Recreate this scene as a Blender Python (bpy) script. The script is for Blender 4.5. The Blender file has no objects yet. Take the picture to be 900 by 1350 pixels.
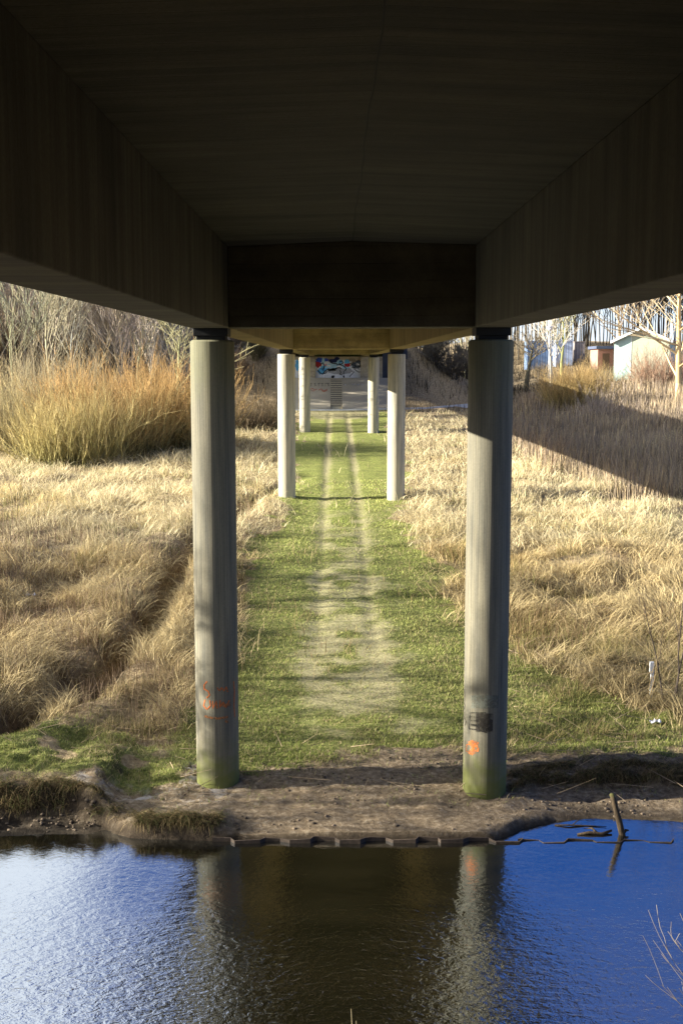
import bpy, math, random
import numpy as np
from mathutils import Vector

SC = bpy.context.scene
COL = SC.collection
R = math.radians
rs = np.random.RandomState(7)
random.seed(5)

# ------------------------------------------------------------------ helpers
def tag(o, label=None, cat=None, group=None, kind=None):
    if label: o['label'] = label
    if cat: o['category'] = cat
    if group: o['group'] = group
    if kind: o['kind'] = kind
    return o

def empty(name, loc, rz=0.0):
    o = bpy.data.objects.new(name, None)
    COL.objects.link(o)
    o.location = loc
    o.rotation_euler = (0, 0, rz)
    o.empty_display_size = .3
    return o

def link_mesh(name, me, mat, parent=None, smooth=False):
    o = bpy.data.objects.new(name, me)
    COL.objects.link(o)
    if mat:
        me.materials.append(mat)
    if parent:
        o.parent = parent
    if smooth:
        me.polygons.foreach_set('use_smooth', [True] * len(me.polygons))
    return o

def np_mesh(name, V, F, col=None, colname='col'):
    """F : (n,k) array of one polygon size, or list of such arrays"""
    me = bpy.data.meshes.new(name)
    Fs = F if isinstance(F, list) else [F]
    Fs = [f for f in Fs if len(f)]
    nl = sum(f.size for f in Fs)
    npoly = sum(len(f) for f in Fs)
    me.vertices.add(len(V))
    me.vertices.foreach_set('co', np.ascontiguousarray(V, dtype=np.float32).ravel())
    me.loops.add(nl)
    me.loops.foreach_set('vertex_index', np.concatenate([f.ravel() for f in Fs]).astype(np.int32))
    me.polygons.add(npoly)
    tot = np.concatenate([np.full(len(f), f.shape[1]) for f in Fs]).astype(np.int32)
    st = np.concatenate([[0], np.cumsum(tot)[:-1]]).astype(np.int32)
    me.polygons.foreach_set('loop_start', st)
    me.update(calc_edges=True)
    if col is not None:
        a = me.attributes.new(colname, 'FLOAT_COLOR', 'POINT')
        c = np.ones((len(V), 4), dtype=np.float32)
        c[:, :3] = col
        a.data.foreach_set('color', c.ravel())
    me.validate(verbose=False)
    return me

class MB:
    def __init__(s):
        s.v = []; s.f = []
    def box(s, x0, x1, y0, y1, z0, z1, skew=0.0):
        b = len(s.v)
        for z in (z0, z1):
            for (x, y) in ((x0, y0), (x1, y0), (x1, y1), (x0, y1)):
                s.v.append((x, y + skew * x, z))
        s.f += [(b, b+3, b+2, b+1), (b+4, b+5, b+6, b+7), (b, b+1, b+5, b+4), (b+1, b+2, b+6, b+5), (b+2, b+3, b+7, b+6), (b+3, b, b+4, b+7)]
        return s
    def prism(s, pts, y0, y1):
        """closed polygon pts (x,z) extruded along y; y0,y1 may be functions of x"""
        b = len(s.v); n = len(pts)
        for (x, z) in pts: s.v.append((x, y0(x) if callable(y0) else y0, z))
        for (x, z) in pts: s.v.append((x, y1(x) if callable(y1) else y1, z))
        s.f.append(tuple(range(b, b+n)))
        s.f.append(tuple(range(b+2*n-1, b+n-1, -1)))
        for i in range(n):
            j = (i+1) % n
            s.f.append((b+i, b+n+i, b+n+j, b+j))
        return s
    def ring_tube(s, pts, rad, k=10, cap=True):
        b = len(s.v); n = len(pts)
        for i, p in enumerate(pts):
            p = Vector(p)
            d = Vector(pts[min(i+1, n-1)]) - Vector(pts[max(i-1, 0)])
            d.normalize()
            u = d.orthogonal().normalized() if abs(d.z) < .9 else Vector((1, 0, 0)).cross(d).normalized()
            w = d.cross(u)
            r = rad[i] if hasattr(rad, '__len__') else rad
            for q in range(k):
                a = 2*math.pi*q/k
                s.v.append(tuple(p + (u*math.cos(a) + w*math.sin(a))*r))
        for i in range(n-1):
            for q in range(k):
                q2 = (q+1) % k
                s.f.append((b+i*k+q, b+i*k+q2, b+(i+1)*k+q2, b+(i+1)*k+q))
        if cap:
            s.f.append(tuple(b+q for q in range(k))[::-1])
            s.f.append(tuple(b+(n-1)*k+q for q in range(k)))
        return s
    def build(s, name, mat, parent=None, bevel=0, smooth=False):
        me = bpy.data.meshes.new(name)
        me.from_pydata(s.v, [], s.f)
        me.update()
        import bmesh
        bm = bmesh.new(); bm.from_mesh(me)
        bmesh.ops.recalc_face_normals(bm, faces=bm.faces)
        bm.to_mesh(me); bm.free()
        o = link_mesh(name, me, mat, parent, smooth)
        if bevel:
            m = o.modifiers.new('bevel', 'BEVEL'); m.width = bevel; m.segments = 2; m.limit_method = 'ANGLE'
        return o

def _hash(i, j, s):
    n = (i.astype(np.int64) * 374761393 + j.astype(np.int64) * 668265263 + s * 974711) & 0x7fffffff
    n = ((n ^ (n >> 13)) * 1274126177) & 0x7fffffff
    return ((n ^ (n >> 16)) & 0xffff) / 65535.0

def vnoise(x, y, s=0):
    x = np.asarray(x, float); y = np.asarray(y, float)
    i = np.floor(x); j = np.floor(y)
    u = x - i; v = y - j
    u = u*u*(3-2*u); v = v*v*(3-2*v)
    i = i.astype(np.int64); j = j.astype(np.int64)
    return (_hash(i, j, s)*(1-u) + _hash(i+1, j, s)*u)*(1-v) + (_hash(i, j+1, s)*(1-u) + _hash(i+1, j+1, s)*u)*v

def fbm(x, y, sc, s=0, o=4):
    t = 0; a = .5; n = 0
    for k in range(o):
        t = t + a*vnoise(np.asarray(x)/sc*2**k + 13.7*k, np.asarray(y)/sc*2**k - 7.1*k, s+k)
        n += a; a *= .5
    return t/n

def sst(a, b, x):
    t = np.clip((np.asarray(x, float)-a)/(b-a), 0, 1)
    return t*t*(3-2*t)

# ------------------------------------------------------------------ camera
CAMX = -0.27
PITCH = 7.06
cam_d = bpy.data.cameras.new('camera')
cam = bpy.data.objects.new('camera', cam_d)
COL.objects.link(cam)
cam.location = (CAMX, 0, 0)
cam.rotation_euler = (R(90-PITCH), 0, R(-0.3))
cam_d.sensor_fit = 'VERTICAL'
cam_d.sensor_height = 24.0
cam_d.lens = 24.0*1543/1350
cam_d.clip_start = .05
cam_d.clip_end = 3000
SC.camera = cam

def px(x, y, Y):
    """planning: image point (900x1350) at distance Y -> world"""
    a = math.atan((y-675)/1543.0) + R(PITCH)
    return ((x-442)/1543.0*(Y/math.cos(R(PITCH))*math.cos(R(PITCH))) + CAMX, Y, -math.tan(a)*Y)

# ------------------------------------------------------------------ light
SUN_EL = 20.5
SUN_AZ = -93.0        # degrees from +Y, clockwise ; -90 is straight left
sd = Vector((math.sin(R(SUN_AZ))*math.cos(R(SUN_EL)), math.cos(R(SUN_AZ))*math.cos(R(SUN_EL)), math.sin(R(SUN_EL))))
sl = bpy.data.lights.new('sun', 'SUN')
sl.energy = 5.0
sl.angle = R(.5)
sl.color = (1.0, .94, .82)
so = bpy.data.objects.new('sun', sl)
COL.objects.link(so)
so.location = (-60, 0, 60)
so.rotation_euler = (-sd).to_track_quat('-Z', 'Y').to_euler()

W = bpy.data.worlds.new('World')
SC.world = W
W.use_nodes = True
nt = W.node_tree
nt.nodes.clear()
def N(nt, t, **kw):
    n = nt.nodes.new(t)
    for k, v in kw.items():
        if k.startswith('i_'):
            key = k[2:]
            key = int(key) if key.isdigit() else key.replace('_', ' ')
            n.inputs[key].default_value = v
        else:
            setattr(n, k, v)
    return n
sky = N(nt, 'ShaderNodeTexSky', sky_type='NISHITA', sun_disc=False, sun_elevation=R(SUN_EL), sun_rotation=R(SUN_AZ), altitude=50, air_density=1.0, dust_density=.4, ozone_density=4.0)
tc = N(nt, 'ShaderNodeTexCoord')
mp = N(nt, 'ShaderNodeMapping'); mp.inputs['Scale'].default_value = (1, 1, 2.2)
no = N(nt, 'ShaderNodeTexNoise', i_Scale=2.6, i_Detail=9.0, i_Roughness=.6, i_Distortion=.4)
sx = N(nt, 'ShaderNodeSeparateXYZ')
m1 = N(nt, 'ShaderNodeMath', operation='MULTIPLY_ADD'); m1.inputs[1].default_value = -.75; m1.inputs[2].default_value = -.06
m2 = N(nt, 'ShaderNodeMath', operation='ADD')
cr = N(nt, 'ShaderNodeMapRange', interpolation_type='SMOOTHSTEP'); cr.inputs[1].default_value = .47; cr.inputs[2].default_value = .66
mixc = N(nt, 'ShaderNodeMixRGB'); mixc.inputs[2].default_value = (8.6, 8.9, 9.4, 1)
bg = N(nt, 'ShaderNodeBackground', i_Strength=.055)
wo = N(nt, 'ShaderNodeOutputWorld')
L = nt.links.new
L(tc.outputs['Generated'], mp.inputs[0]); L(mp.outputs[0], no.inputs['Vector'])
L(tc.outputs['Generated'], sx.inputs[0]); L(sx.outputs[0], m1.inputs[0])
L(m1.outputs[0], m2.inputs[0]); L(no.outputs['Fac'], m2.inputs[1])
L(m2.outputs[0], cr.inputs[0])
nc = N(nt, 'ShaderNodeTexNoise', i_Scale=5.0, i_Detail=9.0, i_Roughness=.65, i_Distortion=.8)
mpc = N(nt, 'ShaderNodeMapping'); mpc.inputs['Scale'].default_value = (1, 1, 4.0); mpc.inputs['Rotation'].default_value = (.3, .2, .5)
L(tc.outputs['Generated'], mpc.inputs[0]); L(mpc.outputs[0], nc.inputs['Vector'])
cr2 = N(nt, 'ShaderNodeMapRange', interpolation_type='SMOOTHSTEP'); cr2.inputs[1].default_value = .46; cr2.inputs[2].default_value = .75; cr2.inputs[4].default_value = .30
L(nc.outputs['Fac'], cr2.inputs[0])
mxx = N(nt, 'ShaderNodeMath', operation='MAXIMUM'); L(cr.outputs[0], mxx.inputs[0]); L(cr2.outputs[0], mxx.inputs[1])
L(mxx.outputs[0], mixc.inputs[0])
hsv = N(nt, 'ShaderNodeHueSaturation', i_Saturation=1.3, i_Hue=.522)
L(sky.outputs[0], hsv.inputs['Color']); L(hsv.outputs[0], mixc.inputs[1])
hz = N(nt, 'ShaderNodeMapRange', interpolation_type='SMOOTHSTEP'); hz.inputs[1].default_value = .0; hz.inputs[2].default_value = .17; hz.inputs[3].default_value = .85; hz.inputs[4].default_value = 0.
L(sx.outputs[2], hz.inputs[0])
mixh = N(nt, 'ShaderNodeMixRGB'); mixh.inputs[2].default_value = (5.4, 6.0, 7.0, 1)
L(hz.outputs[0], mixh.inputs[0]); L(mixc.outputs[0], mixh.inputs[1])
L(mixh.outputs[0], bg.inputs[0]); L(bg.outputs[0], wo.inputs[0])
W.cycles.sampling_method = 'AUTOMATIC'
SC.view_settings.view_transform = 'Standard'
SC.view_settings.look = 'None'
SC.view_settings.exposure = 0
SC.view_settings.gamma = 1
SC.render.engine = 'CYCLES'
SC.cycles.film_exposure = 3.7
SC.cycles.max_bounces = 7
SC.cycles.diffuse_bounces = 4
SC.cycles.transparent_max_bounces = 8
SC.cycles.caustics_reflective = False

# ------------------------------------------------------------------ materials
def mat(name, rough=.9):
    m = bpy.data.materials.new(name)
    m.use_nodes = True
    b = m.node_tree.nodes['Principled BSDF']
    b.inputs['Roughness'].default_value = rough
    b.inputs['Specular IOR Level'].default_value = .25
    return m, m.node_tree, b

def ramp(nt, stops, fac=None, interp='LINEAR'):
    r = nt.nodes.new('ShaderNodeValToRGB')
    r.color_ramp.interpolation = interp
    while len(r.color_ramp.elements) < len(stops): r.color_ramp.elements.new(.5)
    for e, (p, c) in zip(r.color_ramp.elements, stops):
        e.position = p
        e.color = (*c, 1) if hasattr(c, '__len__') else (c, c, c, 1)
    if fac is not None: nt.links.new(fac, r.inputs[0])
    return r

def mix(nt, a, b, f, mode='MIX'):
    n = nt.nodes.new('ShaderNodeMixRGB'); n.blend_type = mode
    for i, v in ((0, f), (1, a), (2, b)):
        if isinstance(v, (int, float)): n.inputs[i].default_value = v if i == 0 else (v, v, v, 1)
        elif isinstance(v, tuple): n.inputs[i].default_value = (*v, 1)
        else: nt.links.new(v, n.inputs[i])
    return n.outputs[0]

def noise(nt, vec, scale, detail=5, rough=.6, dist=0):
    n = N(nt, 'ShaderNodeTexNoise', i_Scale=scale, i_Detail=detail, i_Roughness=rough, i_Distortion=dist)
    if vec is not None: nt.links.new(vec, n.inputs['Vector'])
    return n.outputs['Fac']

def mapping(nt, vec, scale=(1, 1, 1), loc=(0, 0, 0)):
    n = nt.nodes.new('ShaderNodeMapping')
    n.inputs['Scale'].default_value = scale; n.inputs['Location'].default_value = loc
    nt.links.new(vec, n.inputs[0])
    return n.outputs[0]

def mathn(nt, op, a, b=None, c=None, clamp=False):
    n = nt.nodes.new('ShaderNodeMath'); n.operation = op; n.use_clamp = clamp
    for i, v in enumerate((a, b, c)):
        if v is None: continue
        if isinstance(v, (int, float)): n.inputs[i].default_value = v
        else: nt.links.new(v, n.inputs[i])
    return n.outputs[0]

def mrange(nt, v, a, b, c=0., d=1., smooth=True):
    n = nt.nodes.new('ShaderNodeMapRange')
    if smooth: n.interpolation_type = 'SMOOTHSTEP'
    nt.links.new(v, n.inputs[0])
    for i, q in zip((1, 2, 3, 4), (a, b, c, d)): n.inputs[i].default_value = q
    return n.outputs[0]

def bump(nt, b, h, strength=.4, dist=.02):
    n = N(nt, 'ShaderNodeBump', i_Strength=strength, i_Distance=dist)
    nt.links.new(h, n.inputs['Height']); nt.links.new(n.outputs[0], b.inputs['Normal'])

def coords(nt, which='Object'):
    return nt.nodes.new('ShaderNodeTexCoord').outputs[which]

def sep(nt, v):
    s = nt.nodes.new('ShaderNodeSeparateXYZ'); nt.links.new(v, s.inputs[0]); return s.outputs

def concrete(name, base=(.26, .25, .215), board=None, pitch=.14, contrast=.35, dark=.55):
    """board: axis index across which formwork boards repeat"""
    m, t, b = mat(name, .9)
    co = coords(t)
    a = noise(t, co, .7, 6, .65)
    c = ramp(t, [(.3, tuple(q*dark for q in base)), (.7, base)], a).outputs[0]
    f = noise(t, co, 26, 5, .7)
    c = mix(t, c, ramp(t, [(.3, .72), (.7, 1.12)], f).outputs[0], .8, 'MULTIPLY')
    h = f
    if board is not None:
        sc = [.25, .25, .25]; sc[board] = 1/pitch
        s3 = mapping(t, co, tuple(sc))
        st = noise(t, s3, 1.0, 2, .5)
        c = mix(t, c, ramp(t, [(.35, 1-contrast), (.65, 1+contrast*.6)], st).outputs[0], 1, 'MULTIPLY')
        ax = sep(t, co)[board]
        fr = mathn(t, 'FRACT', mathn(t, 'MULTIPLY', ax, 1/pitch))
        ln = mrange(t, mathn(t, 'ABSOLUTE', mathn(t, 'SUBTRACT', fr, .5)), .44, .5)
        brk = noise(t, co, 1.3, 3)
        lnm = mathn(t, 'MULTIPLY', ln, mrange(t, brk, .4, .6))
        c = mix(t, c, tuple(q*.3 for q in base), mathn(t, 'MULTIPLY', lnm, .5))
        # vertical / long stains
        sc2 = [1.6, 1.6, 1.6]
        if board == 1: sc2 = [.4, 4, .25]
        st2 = noise(t, mapping(t, co, tuple(sc2)), 1.0, 5, .6)
        c = mix(t, c, ramp(t, [(.4, .7), (.62, 1.1)], st2).outputs[0], .8, 'MULTIPLY')
        h = mathn(t, 'SUBTRACT', f, ln)
    t.links.new(c, b.inputs['Base Color'])
    bump(t, b, h, .35, .01)
    return m

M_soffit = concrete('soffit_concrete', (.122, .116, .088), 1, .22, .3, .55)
M_girder_shaded = concrete('girder_shaded_concrete', (.150, .140, .104), 1, .20, .3, .55)  # same concrete over the river, shade painted in as a darker tone
M_girder_lit = concrete('girder_lit_concrete', (.32, .26, .15), 1, .16, .14, .7)  # far spans: warm bounce light from the ground painted into the colour
M_cross_lit = concrete('crossbeam_lit_concrete', (.44, .36, .21), 2, .3, .15, .8)  # far crossbeams, lightened and warmed to paint in ground bounce
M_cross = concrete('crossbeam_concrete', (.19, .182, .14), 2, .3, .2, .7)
M_edge = concrete('parapet_concrete', (.33, .32, .29), None)
M_slope = concrete('slope_paving_concrete', (.56, .50, .38), None, dark=.8)
M_wall = concrete('abutment_concrete', (.60, .52, .38), 2, .5, .15, .8)
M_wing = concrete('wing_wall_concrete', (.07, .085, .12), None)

def pillar_material(name, mossy=1.0, base=(.44, .42, .36)):
    m, t, b = mat(name, .85)
    co = coords(t)
    s = sep(t, co)
    ang = mathn(t, 'ARCTAN2', s[1], s[0])
    cmb = t.nodes.new('ShaderNodeCombineXYZ')
    t.links.new(mathn(t, 'MULTIPLY', ang, 9.0), cmb.inputs[0])
    t.links.new(mathn(t, 'MULTIPLY', s[2], .22), cmb.inputs[1])
    st = noise(t, cmb.outputs[0], 1.4, 4, .7)
    cmb2 = t.nodes.new('ShaderNodeCombineXYZ')
    t.links.new(mathn(t, 'MULTIPLY', ang, 2.2), cmb2.inputs[0])
    t.links.new(mathn(t, 'MULTIPLY', s[2], .35), cmb2.inputs[1])
    big = noise(t, cmb2.outputs[0], 1.2, 5, .6)
    c = ramp(t, [(.25, tuple(q*.55 for q in base)), (.5, base), (.8, tuple(q*1.12 for q in base))], st).outputs[0]
    c = mix(t, c, ramp(t, [(.3, (.5, .53, .56)), (.65, (1.2, 1.14, 1.0))], big).outputs[0], .85, 'MULTIPLY')
    # board joints
    fr = mathn(t, 'FRACT', mathn(t, 'MULTIPLY', ang, 56/(2*math.pi)))
    ln = mrange(t, mathn(t, 'ABSOLUTE', mathn(t, 'SUBTRACT', fr, .5)), .36, .5)
    c = mix(t, c, tuple(q*.4 for q in base), mathn(t, 'MULTIPLY', ln, .35))
    gr = noise(t, co, 30, 4, .7)
    c = mix(t, c, ramp(t, [(.3, .8), (.7, 1.1)], gr).outputs[0], .7, 'MULTIPLY')
    # moss: local z from 0 (ground) upward, and a little under the head ; ob z measured from base
    nz = noise(t, co, 3.0, 5, .65)
    zz = mathn(t, 'ADD', s[2], mathn(t, 'MULTIPLY', mathn(t, 'SUBTRACT', nz, .5), 1.6))
    low = mrange(t, zz, .35, 1.5, 1.0, 0.0)
    c = mix(t, c, (.13, .145, .03), mathn(t, 'MULTIPLY', low, .85*mossy))
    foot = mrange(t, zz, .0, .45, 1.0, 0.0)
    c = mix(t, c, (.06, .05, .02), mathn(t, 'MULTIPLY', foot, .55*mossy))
    top = mrange(t, zz, 7.3, 8.4)
    c = mix(t, c, (.18, .20, .07), mathn(t, 'MULTIPLY', top, .2*mossy))
    t.links.new(c, b.inputs['Base Color'])
    bump(t, b, mathn(t, 'SUBTRACT', st, ln), .3, .008)
    return m
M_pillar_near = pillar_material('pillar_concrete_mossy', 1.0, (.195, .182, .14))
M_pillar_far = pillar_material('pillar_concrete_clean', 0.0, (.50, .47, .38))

def simple(name, c, rough=.8, var=.25, sc=8, metal=0):
    m, t, b = mat(name, rough)
    f = noise(t, coords(t), sc, 5, .6)
    t.links.new(ramp(t, [(.3, tuple(q*(1-var) for q in c)), (.7, tuple(q*(1+var*.5) for q in c))], f).outputs[0], b.inputs['Base Color'])
    b.inputs['Metallic'].default_value = metal
    bump(t, b, f, .15, .01)
    return m
M_rubber = simple('bearing_rubber', (.02, .02, .02), .7)
M_rust = simple('rusty_steel', (.075, .055, .04), .7, .5, 14)
M_asphalt = simple('asphalt', (.05, .05, .05), .9)
M_kerb = simple('pale_kerb_concrete', (.62, .64, .66), .8, .15)
M_galv = simple('galvanised_steel', (.35, .36, .37), .5, .15, 10, .6)
M_white = simple('white_paint', (.78, .8, .8), .5, .08)

def attr_mat(name, rough=.85, trans=.0, spec=.2, vary=.0):
    m, t, b = mat(name, rough)
    b.inputs['Specular IOR Level'].default_value = spec
    a = t.nodes.new('ShaderNodeAttribute'); a.attribute_name = 'col'
    c = a.outputs['Color']
    if vary:
        oi = t.nodes.new('ShaderNodeObjectInfo')
        c = mix(t, c, ramp(t, [(0, (1-vary, 1-vary, 1-vary)), (1, (1+vary, 1+vary*.9, 1+vary*.7))], oi.outputs['Random']).outputs[0], 1, 'MULTIPLY')
    t.links.new(c, b.inputs['Base Color'])
    if trans:
        tr = t.nodes.new('ShaderNodeBsdfTranslucent'); t.links.new(c, tr.inputs[0])
        mx = t.nodes.new('ShaderNodeMixShader'); mx.inputs[0].default_value = trans
        t.links.new(b.outputs[0], mx.inputs[1]); t.links.new(tr.outputs[0], mx.inputs[2])
        t.links.new(mx.outputs[0], t.nodes['Material Output'].inputs[0])
    return m
M_grass = attr_mat('grass_blades', .8, .3)
M_stem = attr_mat('dry_stems', .85, .1)
M_bark = attr_mat('bark', .9, 0, .15, .12)

# ------------------------------------------------------------------ terrain
WATER = -8.05
DITCH = [(-2.0, 62.0), (-3.6, 55.0), (-5.35, 44.5), (-5.75, 38.0), (-5.4, 33.0), (-5.75, 29.0), (-6.5, 26.0), (-7.6, 23.6), (-9.5, 21.5), (-12, 20.5)]
def seg_dist(x, y, P):
    d = np.full(np.shape(x), 1e9)
    for (a, b), (c, e) in zip(P[:-1], P[1:]):
        vx, vy = c-a, e-b
        t = np.clip(((x-a)*vx+(y-b)*vy)/(vx*vx+vy*vy), 0, 1)
        d = np.minimum(d, np.hypot(x-a-t*vx, y-b-t*vy))
    return d

def shore(x):
    s = np.interp(x, [-60, -9, -5.6, -4.3, -4.0, -3.0, -2.0, 2.3, 2.7, 3.0, 3.6, 6, 60],
                  [19.6, 19.5, 19.45, 19.45, 19.3, 19.32, 19.22, 19.22, 19.5, 19.85, 20.15, 20.0, 20.4])
    return s + np.where((x > -2.0) & (x < 2.4), 0, (fbm(x, x*0+3, .9, 41)-.5)*.25)

def lip(x, n1):
    return np.interp(x, [-9, -4.9, -4.3, -3.2, -2.2], [.70, .72, .30, .20, .16]) + n1*.5
def ground(x, y):
    x = np.asarray(x, float); y = np.asarray(y, float)
    z = np.interp(y, [19, 21.3, 24, 30, 40, 53.5, 70, 85.7, 100, 108, 130, 170, 400], [-7.95, -7.8, -7.62, -7.3, -6.75, -6.03, -5.35, -4.74, -4.15, -3.85, -3.3, -2.5, 0])
    z = z + sst(9, 30, x)*np.interp(y, [50, 90, 125, 150, 250], [0, .9, 2.4, 4.0, 7])
    z = z + sst(-14, -42, x)*np.interp(y, [75, 110, 170, 260, 500], [0, 1.5, 9, 15, 22])
    # unevenness away from the track
    off = sst(2.4, 6, np.abs(x-.1))
    z = z + off*((fbm(x, y, 3.0, 3)-.5)*.7 + (fbm(x, y, .8, 9)-.5)*.3)*sst(20.5, 24, y)
    z = z + (1-off)*(fbm(x, y, 1.5, 5)-.5)*.10
    # ruts
    ax = np.abs(np.abs(x - .0)-.76)
    z = z - .05*np.exp(-(ax/.22)**2)*sst(26, 34, y)*(y < 104)
    # ditch at left
    d = seg_dist(x + (fbm(x, y, 1.4, 77)-.5)*.7, y, DITCH)
    dep = np.interp(y, [20, 24, 32, 44, 55, 62], [.4, .85, .95, .9, .4, 0])
    z = z - dep*np.exp(-(d/.42)**2)
    z = z + dep*.22*np.exp(-((d-1.3)/.6)**2)
    # second hollow further left
    z = z - .7*np.exp(-(((x+9.4)/1.2)**2 + ((y-37)/3.0)**2))
    # bank of the river
    s = shore(x)
    dd = y - s
    left = sst(-2.0, -2.5, x)
    right = sst(3.0, 4.2, x)
    n1 = (fbm(x, y, .7, 21)-.5)
    n2 = (fbm(x, y, .25, 22)-.5)
    lipd = lip(x, n1)
    hum = sst(-4.7, -4.2, x)
    zt_l = np.maximum(z, -7.80) + .20*(1-hum) + hum*(.10 - .12*sst(.3, 1.3, dd)) - .10*(1-hum)*sst(1.2, 3.0, dd)
    zl = WATER + .03 + .12*np.clip(dd, 0, 1)*(1-hum) + (zt_l-WATER-.03)*sst(lipd-.26, lipd+.04, dd) + n2*.26*sst(.0, .3, dd)*(1-.3*hum) - .05*hum + n1*.22*sst(.1, .5, dd)
    # step on right
    lr = 1.35+.5*n1
    zr = WATER + .03 + .12*np.clip(dd, 0, 1.4) + (z+.12-(WATER+.18))*sst(lr-.22, lr+.06, dd) + n2*.12*sst(.2, .6, dd) + n1*.10*sst(.2, .8, dd)
    zc = z + n2*.07*sst(.1, .5, dd) + n1*.10*sst(.2, .8, dd) + (fbm(x, y, .16, 23, 3)-.5)*.05*sst(.1, .5, dd)
    near = sst(4.0, 2.2, dd)
    zb = zc*(1-left)*(1-right) + zl*left*(1-right) + zr*right
    z = z*(1-near) + zb*near
    # low soil rim around the pillar foot at left
    z = z + .16*np.exp(-(((x+3.15)/.55)**2 + ((y-21.6)/.5)**2))
    # under water
    ctr = ((x > -2.1) & (x < 2.35))
    drop = np.where(ctr, sst(.0, -.07, dd)*1.2, sst(.12, -1.2, dd)*1.4)
    z = np.where(ctr & (dd > -.06), np.maximum(z, -7.99), z)
    z = z - drop*(dd < .12)
    # shallow shelf at right between shore and piling
    # near bank
    nb = np.interp(y, [-200, -5, 0.5, 12.4, 13.1, 14], [-1.6, -1.6, -1.75, -7.9, -8.6, -9.4])
    nb2 = np.interp(y, [-200, 3, 12.4, 13.1, 14], [-4.6, -5.2, -7.9, -8.6, -9.4])
    k = sst(9, 16, np.abs(x))
    nb = nb*(1-k)+nb2*k + (fbm(x, y, 1.5, 31)-.5)*.3
    z = np.where(y < 14, nb, z)
    # road embankments at both ends
    def emb(z, dx, dy, top, k):
        dist = np.hypot(np.maximum(np.abs(x)-dx, 0), np.maximum(dy, 0))
        e = top - dist/k + (fbm(x, y, 2.5, 51)-.5)*.5*np.clip(dist, 0, 1)
        return np.maximum(z, e)
    z = emb(z, 7.0, 115.5 - y, 2.35, 1.55)
    z = emb(z, 7.0, y + 5.2, 2.35, 1.2)
    # hide the terrain under the concrete slope and seat
    under = (x > -5.55) & (x < 5.95) & (y > 107.4) & (y < 116.5)
    z = np.where(under, np.minimum(z, -3.95), z)
    pp_ = np.interp(x, [-9.5, 0, 8, 15], [-3.9, -3.9, -3.75, -3.2])
    nearp = (x > -10) & (x < 15.5)
    z = np.where(nearp, np.where((y > 100) & (y < 107.4), z + (np.minimum(z, pp_-.02)-z)*sst(100, 104, y), z), z)
    return z

def masks(x, y):
    """green, bare, pale, brush"""
    n = fbm(x, y, 2.2, 61); nf = fbm(x, y, .6, 62)
    wR = np.interp(y, [20, 26, 33, 40, 53, 70, 110], [7, 6.0, 3.5, 3.0, 3.0, 3.6, 4.5])
    wL = np.interp(y, [20, 26, 33, 45, 60, 70, 110], [4.2, 3.4, 2.9, 2.9, 2.6, 3.2, 3.2])
    e = np.where(x > 0, wR-x, wL+x)
    g = sst(-.7, .7, e + (n-.5)*3.0 + (nf-.5)*1.5)
    # green on left bank
    d = y-shore(x)
    gb = np.exp(-((y-22.6-(-x-6)*.1)/1.5)**2)*sst(-3.2, -4.6, x)*sst(-14, -9.5, x)*1.3*sst(.35, .6, nf+.1)
    g = np.clip(np.maximum(g, gb), 0, 1)
    # bare ground: river bank and track
    bw = np.interp(x, [-9, -5.5, -4.8, -3.4, -1.5, 0, 1.8, 3.2, 4.5, 9], [.45, .55, 1.0, 2.5, 3.5, 4.2, 3.7, 2.6, 1.9, 1.7])
    b = sst(.7, -.6, d - bw + (n-.5)*2.4+(nf-.5)*1.8)
    ax = np.abs(x-.02)
    rut = np.exp(-((np.abs(ax-.78))/np.interp(y, [24, 40, 60, 100], [.55, .42, .26, .26]))**2)
    mid = np.exp(-((ax+(n-.5)*4.6+(nf-.5)*3.4)/1.25)**2)*(sst(60, 33, y)*.45+.45)
    tr = np.clip(rut*(.30+.45*sst(45, 80, y)) + mid*.85, 0, 1)*sst(22.5, 24, y)*np.where(y < 104, 1, 0)
    tr = tr*(.3+1.0*nf+.5*n)
    fan = sst(1.2, -.6, ax - np.interp(y, [90, 100, 106], [1.0, 2.2, 4.2]))*sst(94, 99, y)*(y < 107)
    tr = np.maximum(tr, fan*.95)
    return g, np.clip(b, 0, 1), np.clip(tr, 0, 1)

ys = np.concatenate([np.arange(-60, 8, 2.0), np.arange(8, 18, .4), np.arange(18, 19.0, .12), np.arange(19.0, 24, .06), np.arange(24, 50, .2), np.arange(50, 112, .5), np.arange(112, 260, 2.0), 260*1.12**np.arange(0, 14)])
xp = np.concatenate([np.arange(0, 9.5, .1), np.arange(9.5, 35, .4), np.arange(35, 150, 3.0), 150*1.15**np.arange(0, 14)])
xs = np.concatenate([-xp[1:][::-1], xp])
X, Yg = np.meshgrid(xs, ys)
Z = ground(X, Yg)
V = np.stack([X.ravel(), Yg.ravel(), Z.ravel()], 1)
nx, ny = len(xs), len(ys)
ii = np.arange(nx*ny).reshape(ny, nx)
F = np.stack([ii[:-1, :-1].ravel(), ii[:-1, 1:].ravel(), ii[1:, 1:].ravel(), ii[1:, :-1].ravel()], 1)
g, b_, t_ = masks(X.ravel(), Yg.ravel())
me = np_mesh('ground', V, F, np.stack([g, b_, t_], 1), 'masks')
m, t, b = mat('ground_soil_and_turf', .95)
at = t.nodes.new('ShaderNodeAttribute'); at.attribute_name = 'masks'
co = coords(t)
sm = sep(t, at.outputs['Vector'])
nA = noise(t, co, 1.3, 8, .7); nB = noise(t, co, 9, 6, .7); nC = noise(t, co, 45, 4, .7)
straw = ramp(t, [(.3, (.10, .07, .038)), (.5, (.28, .21, .12)), (.7, (.46, .37, .22))], nB).outputs[0]
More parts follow.
